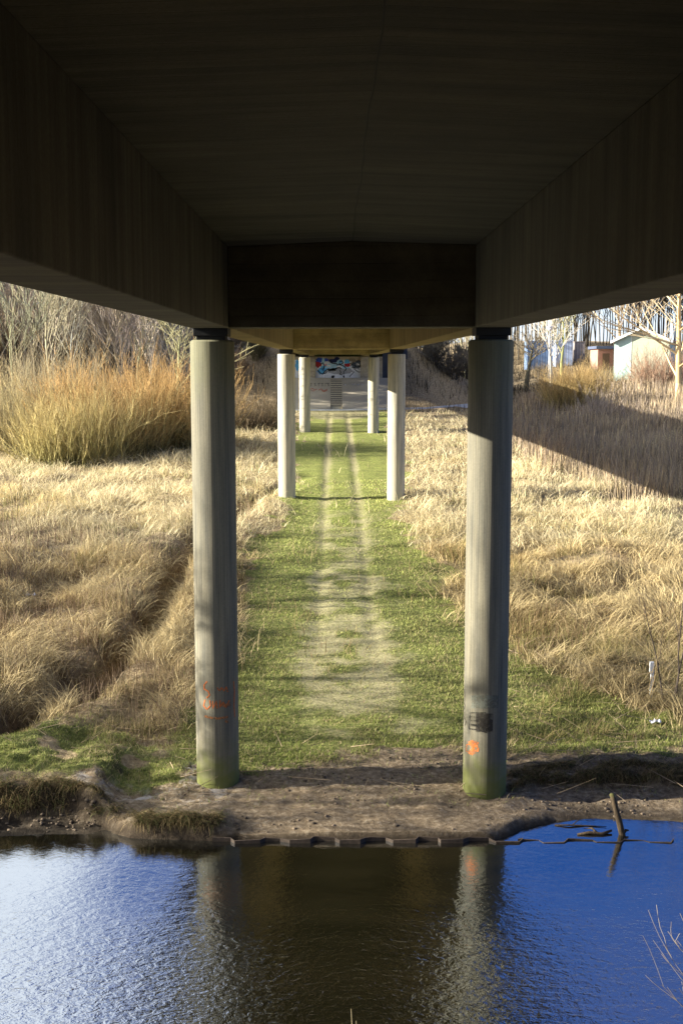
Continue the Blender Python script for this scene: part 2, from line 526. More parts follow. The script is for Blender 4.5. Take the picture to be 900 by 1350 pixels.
green = ramp(t, [(.25, (.030, .042, .010)), (.5, (.13, .15, .035)), (.75, (.32, .30, .11))], nB).outputs[0]
green = mix(t, green, mrange(t, sep(t, co)[1], 30, 65, 1.0, 1.7), 1, 'MULTIPLY')
green = mix(t, green, ramp(t, [(.35, (.75, .7, .7)), (.65, (1.2, 1.2, 1.1))], nA).outputs[0], .8, 'MULTIPLY')
sand = ramp(t, [(.3, (.085, .062, .038)), (.5, (.21, .155, .095)), (.68, (.36, .29, .20))], nB).outputs[0]
trk = ramp(t, [(.3, (.22, .20, .09)), (.7, (.48, .43, .24))], nC).outputs[0]
def soft(mk, lo, hi, amt=.6):
    v = mathn(t, 'ADD', mk, mathn(t, 'MULTIPLY', mathn(t, 'SUBTRACT', mix(t, nA, nB, .6), .5), amt))
    return mrange(t, v, lo, hi)
c = mix(t, straw, green, soft(sm[0], .3, .65, .9))
c = mix(t, c, trk, soft(sm[2], .3, .95, 1.5))
c = mix(t, c, sand, soft(sm[1], .35, .6, .7))
geo = t.nodes.new('ShaderNodeNewGeometry')
pz = sep(t, geo.outputs['Position'])[2]
c = mix(t, c, ramp(t, [(.3, .6), (.7, 1.2)], nC).outputs[0], .7, 'MULTIPLY')
wet = mrange(t, mathn(t, 'ADD', pz, mathn(t, 'MULTIPLY', mathn(t, 'SUBTRACT', nA, .5), .15)), WATER+.0, WATER+.16, .35, 1.0)
c = mix(t, c, wet, 1, 'MULTIPLY')
dk = mathn(t, 'MULTIPLY', mathn(t, 'MULTIPLY', mrange(t, noise(t, co, 2.6, 6, .7), .50, .60), mrange(t, sep(t, co)[1], 21.5, 22.1)), mathn(t, 'MULTIPLY', mrange(t, sep(t, co)[1], 25.0, 23.6), sm[1]))
c = mix(t, c, (.05, .042, .028), mathn(t, 'MULTIPLY', dk, .85))
silt = mathn(t, 'MULTIPLY', mathn(t, 'MULTIPLY', mrange(t, noise(t, co, 1.9, 6, .7), .48, .60), sm[1]), mathn(t, 'MULTIPLY', mrange(t, sep(t, co)[1], 20.3, 20.8), mrange(t, sep(t, co)[0], -1.8, -3.0)))
c = mix(t, c, (.50, .48, .46), mathn(t, 'MULTIPLY', silt, .7))
# frost-pale dry silt near the left pillar
py_ = sep(t, geo.outputs['Position'])
nrm = sep(t, geo.outputs['Normal'])[2]
steep = mrange(t, nrm, .55, .85, 1, 0)
c = mix(t, c, mrange(t, py_[1], 13.0, 14.5, .3, 1.0), 1, 'MULTIPLY')  # unseen near bank darkened in colour to weaken its bounce light
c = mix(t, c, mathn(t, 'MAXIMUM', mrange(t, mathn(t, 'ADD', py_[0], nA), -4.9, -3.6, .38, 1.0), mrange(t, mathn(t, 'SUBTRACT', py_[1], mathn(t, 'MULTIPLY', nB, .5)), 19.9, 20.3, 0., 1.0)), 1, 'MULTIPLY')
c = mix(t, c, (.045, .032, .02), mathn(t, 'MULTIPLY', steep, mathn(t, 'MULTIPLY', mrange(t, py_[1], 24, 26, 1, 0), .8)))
t.links.new(c, b.inputs['Base Color'])
hh = mathn(t, 'ADD', nB, mathn(t, 'MULTIPLY', nC, .5))
bump(t, b, hh, .9, .05)
gr = link_mesh('ground', me, m, smooth=True)
tag(gr, kind='structure')

# ------------------------------------------------------------------ water
m, t, b = mat('river_water', .03)
t.nodes.remove(b)
co = coords(t)
out = t.nodes['Material Output']
dif = N(t, 'ShaderNodeBsdfDiffuse'); dif.inputs['Color'].default_value = (.018, .014, .007, 1)
mott = noise(t, mapping(t, co, (.25, 1, 1)), .8, 4)
t.links.new(ramp(t, [(.35, (.005, .0045, .0025)), (.7, (.013, .010, .005))], mott).outputs[0], dif.inputs['Color'])
gl = N(t, 'ShaderNodeBsdfGlossy'); gl.inputs['Roughness'].default_value = .02
gl.inputs['Color'].default_value = (.86, .93, 1, 1)
lw = N(t, 'ShaderNodeFresnel'); lw.inputs['IOR'].default_value = 6.0
mx = t.nodes.new('ShaderNodeMixShader')
s = sep(t, co)
w1 = noise(t, mapping(t, co, (1.0, 1.5, 1)), 5.5, 3, .55, .6)
w2 = noise(t, mapping(t, co, (1.0, 1.4, 1)), 15, 3, .55, .8)
w3 = noise(t, mapping(t, co, (.8, 1.2, 1)), .7, 3, .6)
amp = mrange(t, mathn(t, 'ADD', s[1], mathn(t, 'MULTIPLY', w3, 3.0)), 15.5, 19.8, 1.0, .22)
h = mathn(t, 'MULTIPLY', mathn(t, 'ADD', w1, mathn(t, 'MULTIPLY', w2, .35)), amp)
bp = N(t, 'ShaderNodeBump', i_Strength=.48, i_Distance=.03)
t.links.new(h, bp.inputs['Height'])
for n_ in (gl, lw, dif): t.links.new(bp.outputs[0], n_.inputs['Normal'])
t.links.new(lw.outputs[0], mx.inputs[0]); t.links.new(dif.outputs[0], mx.inputs[1]); t.links.new(gl.outputs[0], mx.inputs[2])
t.links.new(mx.outputs[0], out.inputs[0])
M_water = m
q = MB(); q.v = [(-600, 12.2, WATER), (600, 12.2, WATER), (600, 21.2, WATER), (-600, 21.2, WATER)]; q.f = [(0, 1, 2, 3)]
tag(q.build('river_water', m), kind='structure')
# ------------------------------------------------------------------ bridge
GZ0, GSL = .69, .0033
def gz(y): return GZ0 + GSL*(y-21.0)
Y0B, Y1B = -4.0, 113.3
SKEW = -.09
bridge = empty('road_bridge', (0, 0, 0))
tag(bridge, 'dark concrete road bridge overhead with twin box girders running away from the river', 'bridge')
def long_prism(name, pts, m, y0=Y0B, y1=Y1B, step=None):
    mb = MB()
    n = len(pts); v = []; 
    yy = np.linspace(y0, y1, 2)
    for y in yy:
        for (x, z) in pts: mb.v.append((x, y, z + GSL*(y-21.0)))
    mb.f.append(tuple(range(n))[::-1]); mb.f.append(tuple(range(n, 2*n)))
    for i in range(n):
        j = (i+1) % n
        mb.f.append((i, j, n+j, n+i))
    return mb.build(name, m, bridge, bevel=.015)
SOF = 2.10
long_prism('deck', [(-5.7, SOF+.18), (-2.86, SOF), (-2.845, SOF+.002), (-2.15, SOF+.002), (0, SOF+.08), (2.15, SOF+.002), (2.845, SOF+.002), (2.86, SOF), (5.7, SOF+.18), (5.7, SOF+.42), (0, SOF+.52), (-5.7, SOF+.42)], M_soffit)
for sx_ in (-1, 1):
    xs_ = sorted((sx_*2.16, sx_*2.84))
    long_prism('girder', [(xs_[0], GZ0), (xs_[1], GZ0), (xs_[1], SOF-.003), (xs_[0], SOF-.003)], M_girder_shaded, Y0B, 21.24)
    long_prism('girder', [(xs_[0], GZ0), (xs_[1], GZ0), (xs_[1], SOF-.003), (xs_[0], SOF-.003)], M_girder_lit, 21.26, Y1B)
    xs_ = sorted((sx_*5.45, sx_*5.8))
    long_prism('parapet', [(xs_[0], SOF+.43), (xs_[1], SOF+.43), (xs_[1], SOF+.75), (xs_[0], SOF+.75)], M_edge)
    mb = MB()
    for k in range(47):
        y = Y0B+1+k*2.5
        mb.box(sx_*5.62-.03, sx_*5.62+.03, y-.03, y+.03, gz(y)-GZ0+SOF+.752, gz(y)-GZ0+SOF+1.6)
    for hz in (1.1, 1.35, 1.6):
        a = gz(Y0B)-GZ0+SOF+hz; bq = gz(Y1B)-GZ0+SOF+hz
        bb = len(mb.v)
        for (y, z) in ((Y0B, a), (Y1B, bq)):
            for (dx, dz) in ((-.035, 0), (.035, 0), (.035, .05), (-.035, .05)): mb.v.append((sx_*5.62+dx, y, z+dz))
        for i in range(4): mb.f.append((bb+i, bb+(i+1) % 4, bb+4+(i+1) % 4, bb+4+i))
    mb.build('railing', M_galv, bridge)
PIERS = [21.25, 53.55, 85.7]
for y in PIERS:
    zb = gz(y)+.004; zt = SOF + GSL*(y-21)
    mb = MB()
    f0 = lambda x, y=y: y-.45+SKEW*x
    f1 = lambda x, y=y: y+.45+SKEW*x
    mb.prism([(-2.157, zb), (2.157, zb), (2.157, zt-.002), (0, zt+.075), (-2.157, zt-.002)], f0, f1)
    mb.build('crossbeam', M_cross if y < 30 else M_cross_lit, bridge, bevel=.015)
# construction seam in the soffit
mb = MB()
pp = []
for k in range(60):
    y = Y0B+.2 + k*.43
    pp.append((.02+.010*math.sin(k*.5)+.006*math.sin(k*1.7), y))
for (x0, y0), (x1, y1) in zip(pp[:-1], pp[1:]):
    bb = len(mb.v)
    for (x, y) in ((x0-.006, y0), (x0+.006, y0), (x1+.006, y1), (x1-.006, y1)):
        mb.v.append((x, y, SOF+.08+GSL*(y-21)-.006-abs(x)*.036))
    mb.f.append((bb, bb+1, bb+2, bb+3))
mb.build('deck_joint', simple('dark_joint', (.02, .018, .015)), bridge)

# pillars
P_LABEL = {
    (0, -1): 'nearest left concrete pillar with orange scribble above a mossy green foot',
    (0, 1): 'nearest right concrete pillar with a black tag and an orange blotch near its foot',
    (1, -1): 'left concrete pillar of the middle pair, sunlit white over its left half',
    (1, 1): 'right concrete pillar of the middle pair, its head in shade and its lower part sunlit',
    (2, -1): 'left concrete pillar of the farthest pair, just before the abutment wall',
    (2, 1): 'right concrete pillar of the farthest pair, just before the abutment wall'}
PIL = {}
for k, y in enumerate(PIERS):
    for sx_ in (-1, 1):
        x = sx_*2.5; yy = y + SKEW*x
        zb = float(ground(np.array([x]), np.array([yy]))[0])-.35
        zt = gz(yy)-.21
        r = .40
        e = empty('bridge_pillar', (x, yy, zb))
        tag(e, P_LABEL[(k, sx_)], 'pillar', 'round concrete pillars under the bridge')
        H = zt-zb
        mb = MB()
        n = 56
        prof = [(0, r*1.0), (H*.5, r), (H-.03, r*1.0), (H, r-.03)]
        for (z, rr) in prof:
            for q in range(n):
                a = 2*math.pi*q/n
                mb.v.append((rr*math.cos(a), rr*math.sin(a), z))
        for i in range(len(prof)-1):
            for q in range(n):
                q2 = (q+1) % n
                mb.f.append((i*n+q, i*n+q2, (i+1)*n+q2, (i+1)*n+q))
        mb.f.append(tuple(range(n))[::-1]); mb.f.append(tuple(range(3*n, 4*n)))
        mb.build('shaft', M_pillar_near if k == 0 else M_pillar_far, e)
        mb = MB()
        mb.box(-.26, .26, -.26, .26, H, H+.07); mb.box(-.31, .31, -.31, .31, H+.072, H+.208)
        mb.build('bearing', M_rubber, e, bevel=.01)
        PIL[(k, sx_)] = (e, x, yy, zb, H)

# spray paint
def spray(name, c, dens=.55, sc=30):
    m, t, b = mat(name, .7)
    b.inputs['Base Color'].default_value = (*c, 1)
    f = noise(t, coords(t), sc, 4, .7)
    tr = t.nodes.new('ShaderNodeBsdfTransparent')
    mx = t.nodes.new('ShaderNodeMixShader')
    t.links.new(mrange(t, f, dens-.12, dens+.18, .95, .1), mx.inputs[0])
    t.links.new(tr.outputs[0], mx.inputs[1]); t.links.new(b.outputs[0], mx.inputs[2])
    t.links.new(mx.outputs[0], t.nodes['Material Output'].inputs[0])
    return m
def stroke_strip(mb, pts, w, place):
    """ribbon along 2-D pts, place(u,v)->xyz"""
    P = []
    for (a, b) in zip(pts[:-1], pts[1:]):
        for k in range(3):
            P.append((a[0]+(b[0]-a[0])*k/3, a[1]+(b[1]-a[1])*k/3))
    P.append(pts[-1])
    bb = len(mb.v)
    for i, p in enumerate(P):
        a = P[max(i-1, 0)]; c = P[min(i+1, len(P)-1)]
        dx, dy = c[0]-a[0], c[1]-a[1]
        l = math.hypot(dx, dy) or 1
        nx_, ny_ = -dy/l*w/2, dx/l*w/2
        mb.v.append(place(p[0]+nx_, p[1]+ny_)); mb.v.append(place(p[0]-nx_, p[1]-ny_))
    for i in range(len(P)-1):
        mb.f.append((bb+2*i, bb+2*i+1, bb+2*i+3, bb+2*i+2))
def blob(mb, cu, cv, ru, rv, place, rng, n=22, jag=.25):
    bb = len(mb.v)
    mb.v.append(place(cu, cv))
    for i in range(n):
        a = 2*math.pi*i/n
        k = 1+jag*(rng.random()-.5)*2
        mb.v.append(place(cu+ru*k*math.cos(a), cv+rv*k*math.sin(a)))
    for i in range(n): mb.f.append((bb, bb+1+i, bb+1+(i+1) % n))
def patch(mb, u0, u1, v0, v1, place, n=10):
    bb = len(mb.v)
    for i in range(n+1):
        u = u0+(u1-u0)*i/n
        mb.v.append(place(u, v0)); mb.v.append(place(u, v1))
    for i in range(n): mb.f.append((bb+2*i, bb+2*i+2, bb+2*i+3, bb+2*i+1))
def cyl_place(key, dr):
    e, x, yy, zb, H = PIL[key]
    r = .40+dr
    face = math.atan2(-yy, CAMX-x)
    px_c = 442+(x-CAMX)/yy*1543
    rp = .40/yy*1543
    def place(u, v):       # u,v in photo pixels
        s_ = max(-.97, min(.97, (u-px_c)/rp))
        a = face + math.asin(s_)
        X_, Y_ = r*math.cos(a), r*math.sin(a)
        z = -math.tan(math.atan((v-675)/1543.0)+R(PITCH))*(yy+Y_)
        return (X_, Y_, z-zb)
    return place
rg = random.Random(3)
S_or = spray('orange_spray', (.5, .13, .03), .58, 28)
S_or2 = spray('faded_orange_spray', (.38, .16, .06), .5, 20)
S_blk = spray('black_spray', (.03, .028, .022), .5, 18)
S_smudge = spray('sooty_smudge', (.04, .034, .026), .52, 9)
S_gry = spray('grey_green_overpaint', (.15, .155, .12), .52, 9)
key = (0, -1); pl = cyl_place(key, .004); e = PIL[key][0]
mb = MB()
stroke_strip(mb, [(269, 898), (265, 903), (265, 908), (270, 911), (272, 916), (268, 920)], 1.6, pl)
stroke_strip(mb, [(282, 906), (285, 911), (288, 906), (291, 911), (294, 905), (296, 912)], 1.4, pl)
stroke_strip(mb, [(266, 922), (264, 930), (268, 935), (273, 930), (272, 923)], 1.5, pl)
stroke_strip(mb, [(276, 924), (276, 934), (281, 924), (282, 934)], 1.4, pl)
stroke_strip(mb, [(286, 923), (285, 933), (290, 925), (293, 933), (298, 923)], 1.4, pl)
stroke_strip(mb, [(304, 898), (305, 912), (304, 930), (305, 945)], 1.2, pl)
mb.build('graffiti', S_or, e)
mb = MB()
stroke_strip(mb, [(265, 944), (274, 946), (284, 947), (296, 945)], 3, pl)
stroke_strip(mb, [(285, 928), (294, 930), (299, 928)], 5, pl)
stroke_strip(mb, [(292, 950), (296, 952)], 3, pl)
mb.build('graffiti', S_or2, e)
key = (0, 1); pl = cyl_place(key, .004); pl2 = cyl_place(key, .007); e = PIL[key][0]
mb = MB(); patch(mb, 626, 662, 917, 934, pl); mb.build('overpaint', S_gry, e)
mb = MB()
blob(mb, 629, 986, 9, 9, pl, rg, 40, .18); mb.build('graffiti', spray('bright_orange_spray', (.6, .17, .04), .5, 14), e)
mb = MB()
stroke_strip(mb, [(625, 940), (646, 940)], 1.5, pl2); stroke_strip(mb, [(624, 961), (632, 962), (648, 966)], 1.8, pl2)
stroke_strip(mb, [(625, 940), (624, 961)], 1.5, pl2)
for k in range(3): stroke_strip(mb, [(626, 945+5*k), (636, 946+5*k)], 1.3, pl2)
stroke_strip(mb, [(626, 956), (634, 957), (646, 962)], 2.5, pl2)
stroke_strip(mb, [(613, 930), (616, 926), (618, 930), (617, 935), (614, 936)], .8, pl2)
stroke_strip(mb, [(614, 950), (618, 947), (620, 952), (618, 957)], .8, pl2)
mb.build('graffiti', S_blk, e)
mb = MB(); patch(mb, 633, 655, 941, 965, cyl_place((0, 1), .0055)); mb.build('graffiti', S_smudge, e)

# ------------------------------------------------------------------ far abutment
ab = empty('bridge_abutment', (0, 112, -3.9))
tag(ab, 'concrete abutment at the far end of the bridge with graffiti and a stair', 'abutment')
AB = (0, 112, -3.9)
def abm(mb):
    mb.v = [(v[0]-AB[0], v[1]-AB[1], v[2]-AB[2]) for v in mb.v]
    return mb
# slope paving : wedge with a stair slot
zb0, zt0 = -4.3, -1.02
mb = MB()
def slope_piece(x0, x1):
    bb = len(mb.v)
    for x in (x0, x1):
        for (y, z) in ((107.6, zb0), (107.6, -3.78), (108.0, -3.45), (111.6, zt0), (113.0, zt0), (113.0, zb0)): mb.v.append((x, y, z))
    mb.f.append(tuple(bb+i for i in range(6))); mb.f.append(tuple(bb+11-i for i in range(6)))
    for i in range(6): mb.f.append((bb+i, bb+6+i, bb+6+(i+1) % 6, bb+(i+1) % 6))
slope_piece(-5.6, -.72); slope_piece(.36, 6.0)
abm(mb).build('slope_paving', M_slope, ab, bevel=.01)
mb = MB()
ns = 15
for k in range(ns):
    y0 = 108.0 + 3.6*k/ns; z1 = -3.5 + (zt0+3.5)*(k+.5)/ns
    mb.box(-.718, .358, y0, 112.99, zb0, z1)
    y = y0
M_step = simple('stair_concrete', (.56, .50, .38), .9, .2)
# riser shade painted as thin dark strips below each tread
mb2 = MB()
for k in range(ns):
    y0 = 108.0 + 3.6*k/ns; z1 = -3.5 + (zt0+3.5)*(k+.5)/ns
    mb2.box(-.70, .34, y0-.006, y0-.002, z1-.17, z1-.07)
abm(mb).build('stairs', M_step, ab)
abm(mb2).build('riser_shade', simple('shadowed_riser', (.13, .12, .10)), ab)
mb = MB(); mb.box(-5.6, 4.25, 113.05, 114.2, -4.3, gz(113)+.0); abm(mb).build('back_wall', M_wall, ab)
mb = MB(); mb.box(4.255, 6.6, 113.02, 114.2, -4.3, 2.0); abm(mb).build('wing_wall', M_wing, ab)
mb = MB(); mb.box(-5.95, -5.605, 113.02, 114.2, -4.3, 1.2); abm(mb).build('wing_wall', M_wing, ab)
for sx_ in (-2.5, 2.5):
    mb = MB(); mb.box(sx_-.35, sx_+.35, 112.65, 113.04, zt0-.1, gz(113)-.05); abm(mb).build('bearing_plinth', M_wall, ab, bevel=.01)

# graffiti on the back wall, laid out in photo pixels on the wall plane
YW = 113.05
def wall_place(off):
    def place(u, v):
        X_ = (u-442)/1543.0*YW+CAMX
        z = -math.tan(math.atan((v-675)/1543.0)+R(PITCH))*YW
        return (X_-AB[0], YW-off-AB[1], z-AB[2])
    return place
def gp(x, y): return (400+x/9.0, 460+y/9.0)
def paint(name, c):
    m, t, b = mat(name, .6)
    f = noise(t, coords(t), 6, 4)
    t.links.new(ramp(t, [(.3, tuple(q*.75 for q in c)), (.7, c)], f).outputs[0], b.inputs['Base Color'])
    return m
GR = {'white': (.86, .87, .9), 'sky_blue': (.13, .48, .85), 'pale_blue': (.45, .72, .9), 'royal_blue': (.04, .10, .55), 'red': (.45, .03, .04), 'navy': (.02, .03, .12), 'black': (.02, .022, .025), 'grey': (.42, .42, .44), 'slate': (.13, .16, .2), 'tan': (.34, .28, .2), 'pink': (.65, .3, .35)}
GM = {k: paint('spray_paint_'+k, v) for k, v in GR.items()}
lay = [0]
def wblob(colr, items, jag=.25):
    lay[0] += 1
    pl = wall_place(.004+.0035*lay[0])
    for (x, y, rx, ry) in items:
        mb = MB(); u, v = gp(x, y); blob(mb, u, v, rx/9, ry/9, pl, rg, 20, jag); mb.build('graffiti', GM[colr], ab)
def wline(colr, lines, w):
    lay[0] += 1
    pl = wall_place(.004+.0035*lay[0])
    for l in lines:
        mb = MB(); stroke_strip(mb, [gp(*p) for p in l], w/9, pl); mb.build('graffiti', GM[colr], ab)
lay[0] += 1
mb = MB(); pl = wall_place(.0045); patch(mb, gp(-110, 0)[0], gp(800, 0)[0], gp(0, 130)[1], gp(0, 346)[1], pl); mb.build('graffiti', GM['white'], ab)
wblob('grey', [(440, 265, 130, 40), (330, 240, 60, 25)])
wblob('tan', [(650, 170, 110, 38), (560, 130, 60, 20)])
wblob('sky_blue', [(110, 250, 38, 42), (210, 265, 45, 38), (250, 225, 40, 30), (-60, 190, 30, 60)])
wblob('royal_blue', [(190, 135, 45, 32), (270, 130, 30, 20)])
wblob('pale_blue', [(330, 205, 70, 34), (420, 165, 55, 40), (235, 150, 18, 40), (500, 215, 45, 30)])
wblob('red', [(170, 185, 46, 34), (520, 190, 34, 22)])
wblob('navy', [(355, 140, 55, 26), (400, 115, 30, 18)])
wblob('sky_blue', [(515, 150, 28, 28), (100, 235, 20, 20), (440, 150, 20, 16)])
wblob('slate', [(640, 190, 66, 50), (700, 215, 40, 36)])
wblob('white', [(275, 165, 26, 14), (300, 200, 25, 10), (640, 185, 20, 12), (670, 230, 18, 9)])
wblob('pink', [(95, 170, 16, 26), (265, 190, 14, 14)])
wline('black', [[(170, 250), (200, 285), (230, 300), (260, 260), (300, 238), (330, 240)], [(230, 295), (270, 285), (280, 265)],
                [(370, 245), (400, 225), (430, 222), (450, 240)], [(430, 150), (455, 140), (470, 165), (440, 185), (420, 170)],
                [(390, 190), (430, 185), (480, 205), (510, 235), (490, 260)], [(320, 130), (340, 170), (400, 175)],
                [(200, 180), (235, 165), (250, 200), (240, 240)], [(480, 320), (482, 345)]], 11)
wline('black', [[(560, 200), (590, 160), (620, 190), (600, 230), (570, 215)], [(620, 150), (660, 140), (690, 175), (655, 205), (630, 185)],
                [(600, 240), (650, 275), (700, 270), (730, 230), (700, 200)], [(690, 150), (730, 165), (745, 220), (735, 290)], [(545, 330), (600, 270)], [(575, 180), (640, 215), (710, 190)],
                [(430, 250), (445, 285), (425, 300), (460, 310)], [(480, 260), (475, 300)]], 8)
wline('red', [[(140, 190), (165, 210), (200, 200)], [(515, 185), (540, 195), (520, 215)]], 10)
wblob('black', [(350, 330, 20, 16), (478, 325, 10, 12)])
# words on the slope paving (laid on the slope)
def slope_place(u, v):
    a = math.atan((v-675)/1543.0)+R(PITCH)
    # plane through (108.0,-3.45) and (111.6,zt0)
    k = (zt0+3.45)/3.6
    Y_ = (-3.45-k*108.0)/(-math.tan(a)-k)
    X_ = (u-442)/1543.0*Y_+CAMX
    return (X_-AB[0], Y_-.01-AB[1], -math.tan(a)*Y_+.01-AB[2])
mb = MB()
for k, xq in enumerate((95, 140, 185, 225, 265, 295)):
    stroke_strip(mb, [gp(xq-14, 410+3*k % 7), gp(xq+14, 408)], 8/9, slope_place)
    stroke_strip(mb, [gp(xq, 410), gp(xq-4, 445)], 6/9, slope_place)
    if k % 2: stroke_strip(mb, [gp(xq+2, 425), gp(xq+16, 440)], 6/9, slope_place)
mb.build('graffiti', spray('faint_black_spray', (.12, .12, .11), .5, 6), ab)
mb = MB()
for l in ([(85, 480), (110, 470), (140, 490), (160, 478)], [(180, 490), (215, 475), (240, 500), (285, 478)], [(215, 495), (245, 508), (285, 490)], [(90, 495), (130, 500)]):
    stroke_strip(mb, [gp(*p) for p in l], 10/9, slope_place)
mb.build('graffiti', spray('faint_orange_spray', (.62, .22, .14), .5, 6), ab)
mb = MB()
for l in ([(475, 420), (500, 425), (495, 440)], [(570, 415), (590, 430), (610, 412)], [(630, 412), (640, 435), (660, 415)], [(680, 415), (700, 430), (720, 412)]):
    stroke_strip(mb, [gp(*p) for p in l], 7/9, slope_place)
mb.build('graffiti', spray('faint_white_spray', (.7, .7, .7), .5, 6), ab)

# near abutment behind the camera
ab2 = empty('bridge_abutment', (0, -4.6, -1.9))
tag(ab2, 'plain concrete abutment wall at the near end of the bridge behind the viewpoint', 'abutment')
mb = MB(); mb.box(-6.4, 6.4, -.4, .55, 0, 2.46); mb.build('back_wall', M_cross, ab2, bevel=.02)
# roads on the embankments
mb = MB(); mb.box(-5.2, 5.2, 113.4, 700, 2.0, 2.75); tag(mb.build('road', M_asphalt), kind='structure')
mb = MB(); mb.box(-5.2, 5.2, -300, -4.2, 2.0, 2.62); tag(mb.build('approach_road', M_asphalt), kind='structure')

# kerbed path crossing in front of the abutment
M_pathm = simple('gritty_path', (.2, .18, .13))
mb = MB()
pts = [(-9.5, 106.6), (-7.3, 106.35), (-3, 106.2), (4, 106.2), (8, 106.5), (11.5, 107.2), (15, 108.4)]
def gh(x, y): return float(ground(np.array([x]), np.array([y]))[0])
PX = np.linspace(-9.5, 15, 60); PY = np.interp(PX, [p[0] for p in pts], [p[1] for p in pts])
for w0, w1, hh_, nm, mt in ((0, .18, .12, 'kerb', M_kerb), (.18, .75, -.02, 'path', M_pathm)):
    mb = MB()
    for i, (x, y) in enumerate(zip(PX, PY)):
        z = float(np.interp(x, [-9.5, 0, 8, 15], [-3.9, -3.9, -3.75, -3.2]))
        for (dy, dz) in ((w0, -.3), (w0, hh_), (w1, hh_), (w1, -.3)): mb.v.append((x, y+dy, z+dz))
    for i in range(len(PX)-1):
        for a in range(3):
            mb.f.append((4*i+a, 4*i+4+a, 4*i+5+a, 4*i+1+a))
    tag(mb.build(nm, mt), kind='structure')

# ------------------------------------------------------------------ sheet piling
mb = MB()
x = -2.35; pts = []; out_ = True
ztop = []; prg = random.Random(4)
while x < 5.1:
    for (dx, dy) in ((0, 0), (.30, 0), (.40, -.11), (.76, -.11), (.86, 0)):
        pts.append((x+dx+prg.uniform(-.04, .04), 19.20+dy+prg.uniform(-.02, .02)))
    x += .86+prg.uniform(-.06, .06)
th = .014
def ptop(x): return float(np.interp(x, [-2.4, 1.5, 2.6, 3.0, 5.1], [-7.985, -7.985, -8.0, -8.035, -8.035])) + .010*math.sin(x*7) + .008*math.sin(x*17.3)
bb = 0
for i, (x, y) in enumerate(pts):
    z = ptop(x)
    mb.v += [(x, y-th, -9.3), (x, y-th, z), (x, y+th, z), (x, y+th, -9.3)]
for i in range(len(pts)-1):
    for a in range(3): mb.f.append((4*i+a, 4*i+4+a, 4*i+5+a, 4*i+1+a))
mb.f.append((0, 1, 2, 3)); k = 4*(len(pts)-1); mb.f.append((k, k+3, k+2, k+1))
pil = mb.build('sheet_piling', M_rust)
tag(pil, 'rusty zigzag steel sheet piling along the water edge between the two nearest pillars', 'sheet piling')

# ------------------------------------------------------------------ blades and tubes
def blade_mesh(name, P, H, Wd, lean, az, colr, tipcol=None, curve=1.0, seg=2, vary_w=None):
    """P (n,3) roots; H height; Wd width; lean = angle from vertical of the tip; az lean azimuth"""
    n = len(P)
    lv = np.linspace(0, 1, seg+1)
    fa = np.pi/2+rs.normal(0, .75, n)
    wx, wy = np.cos(fa), np.sin(fa)
    vs = []; cs = []
    if tipcol is None: tipcol = colr
    for k, s_ in enumerate(lv):
        ang = lean*(.35+.65*s_*curve)
        r_ = H*s_*np.sin(ang); z_ = H*s_*np.cos(ang)
        cx = P[:, 0]+r_*np.cos(az); cy = P[:, 1]+r_*np.sin(az); cz = P[:, 2]+z_
        w = Wd*.5*(1-s_*.85) if k < seg else Wd*0
        c_ = colr*(1-s_)+tipcol*s_
        if k < seg:
            vs.append(np.stack([cx-wx*w, cy-wy*w, cz], 1)); cs.append(c_)
            vs.append(np.stack([cx+wx*w, cy+wy*w, cz], 1)); cs.append(c_)
        else:
            vs.append(np.stack([cx, cy, cz], 1)); cs.append(c_)
    m_ = 2*seg+1
    V = np.stack(vs, 1).reshape(-1, 3); C = np.stack(cs, 1).reshape(-1, 3)
    base = (np.arange(n)*m_)[:, None]
    Q = []
    for k in range(seg-1):
        Q.append(base+np.array([[2*k, 2*k+1, 2*k+3, 2*k+2]]))
    F4 = np.concatenate(Q) if Q else np.zeros((0, 4), int)
    F3 = base+np.array([[2*seg-2, 2*seg-1, 2*seg]])
    return np_mesh(name, V, [F4, F3], C)

def tube_arrays(S, C, k=3):
    """S (n,8) p0 p1 r0 r1 ; C (n,3)"""
    S = np.asarray(S, float)
    p0, p1, r0, r1 = S[:, :3], S[:, 3:6], S[:, 6:7], S[:, 7:8]
    d = p1-p0; d /= np.linalg.norm(d, axis=1, keepdims=True)+1e-9
    ref = np.where(np.abs(d[:, 2:3]) > .9, np.array([[1., 0, 0]]), np.array([[0, 0, 1.]]))
    u = np.cross(d, ref); u /= np.linalg.norm(u, axis=1, keepdims=True)+1e-9
    w = np.cross(d, u)
    vs = []
    for (p, r) in ((p0, r0), (p1, r1)):
        for q in range(k):
            a = 2*math.pi*q/k
            vs.append(p+(u*math.cos(a)+w*math.sin(a))*r)
    V = np.stack(vs, 1).reshape(-1, 3)
    n = len(S); base = (np.arange(n)*2*k)[:, None]
    F = np.concatenate([base+np.array([[q, (q+1) % k, k+(q+1) % k, k+q]]) for q in range(k)])
    Cc = np.repeat(np.asarray(C), 2*k, axis=0)
    return V, F, Cc

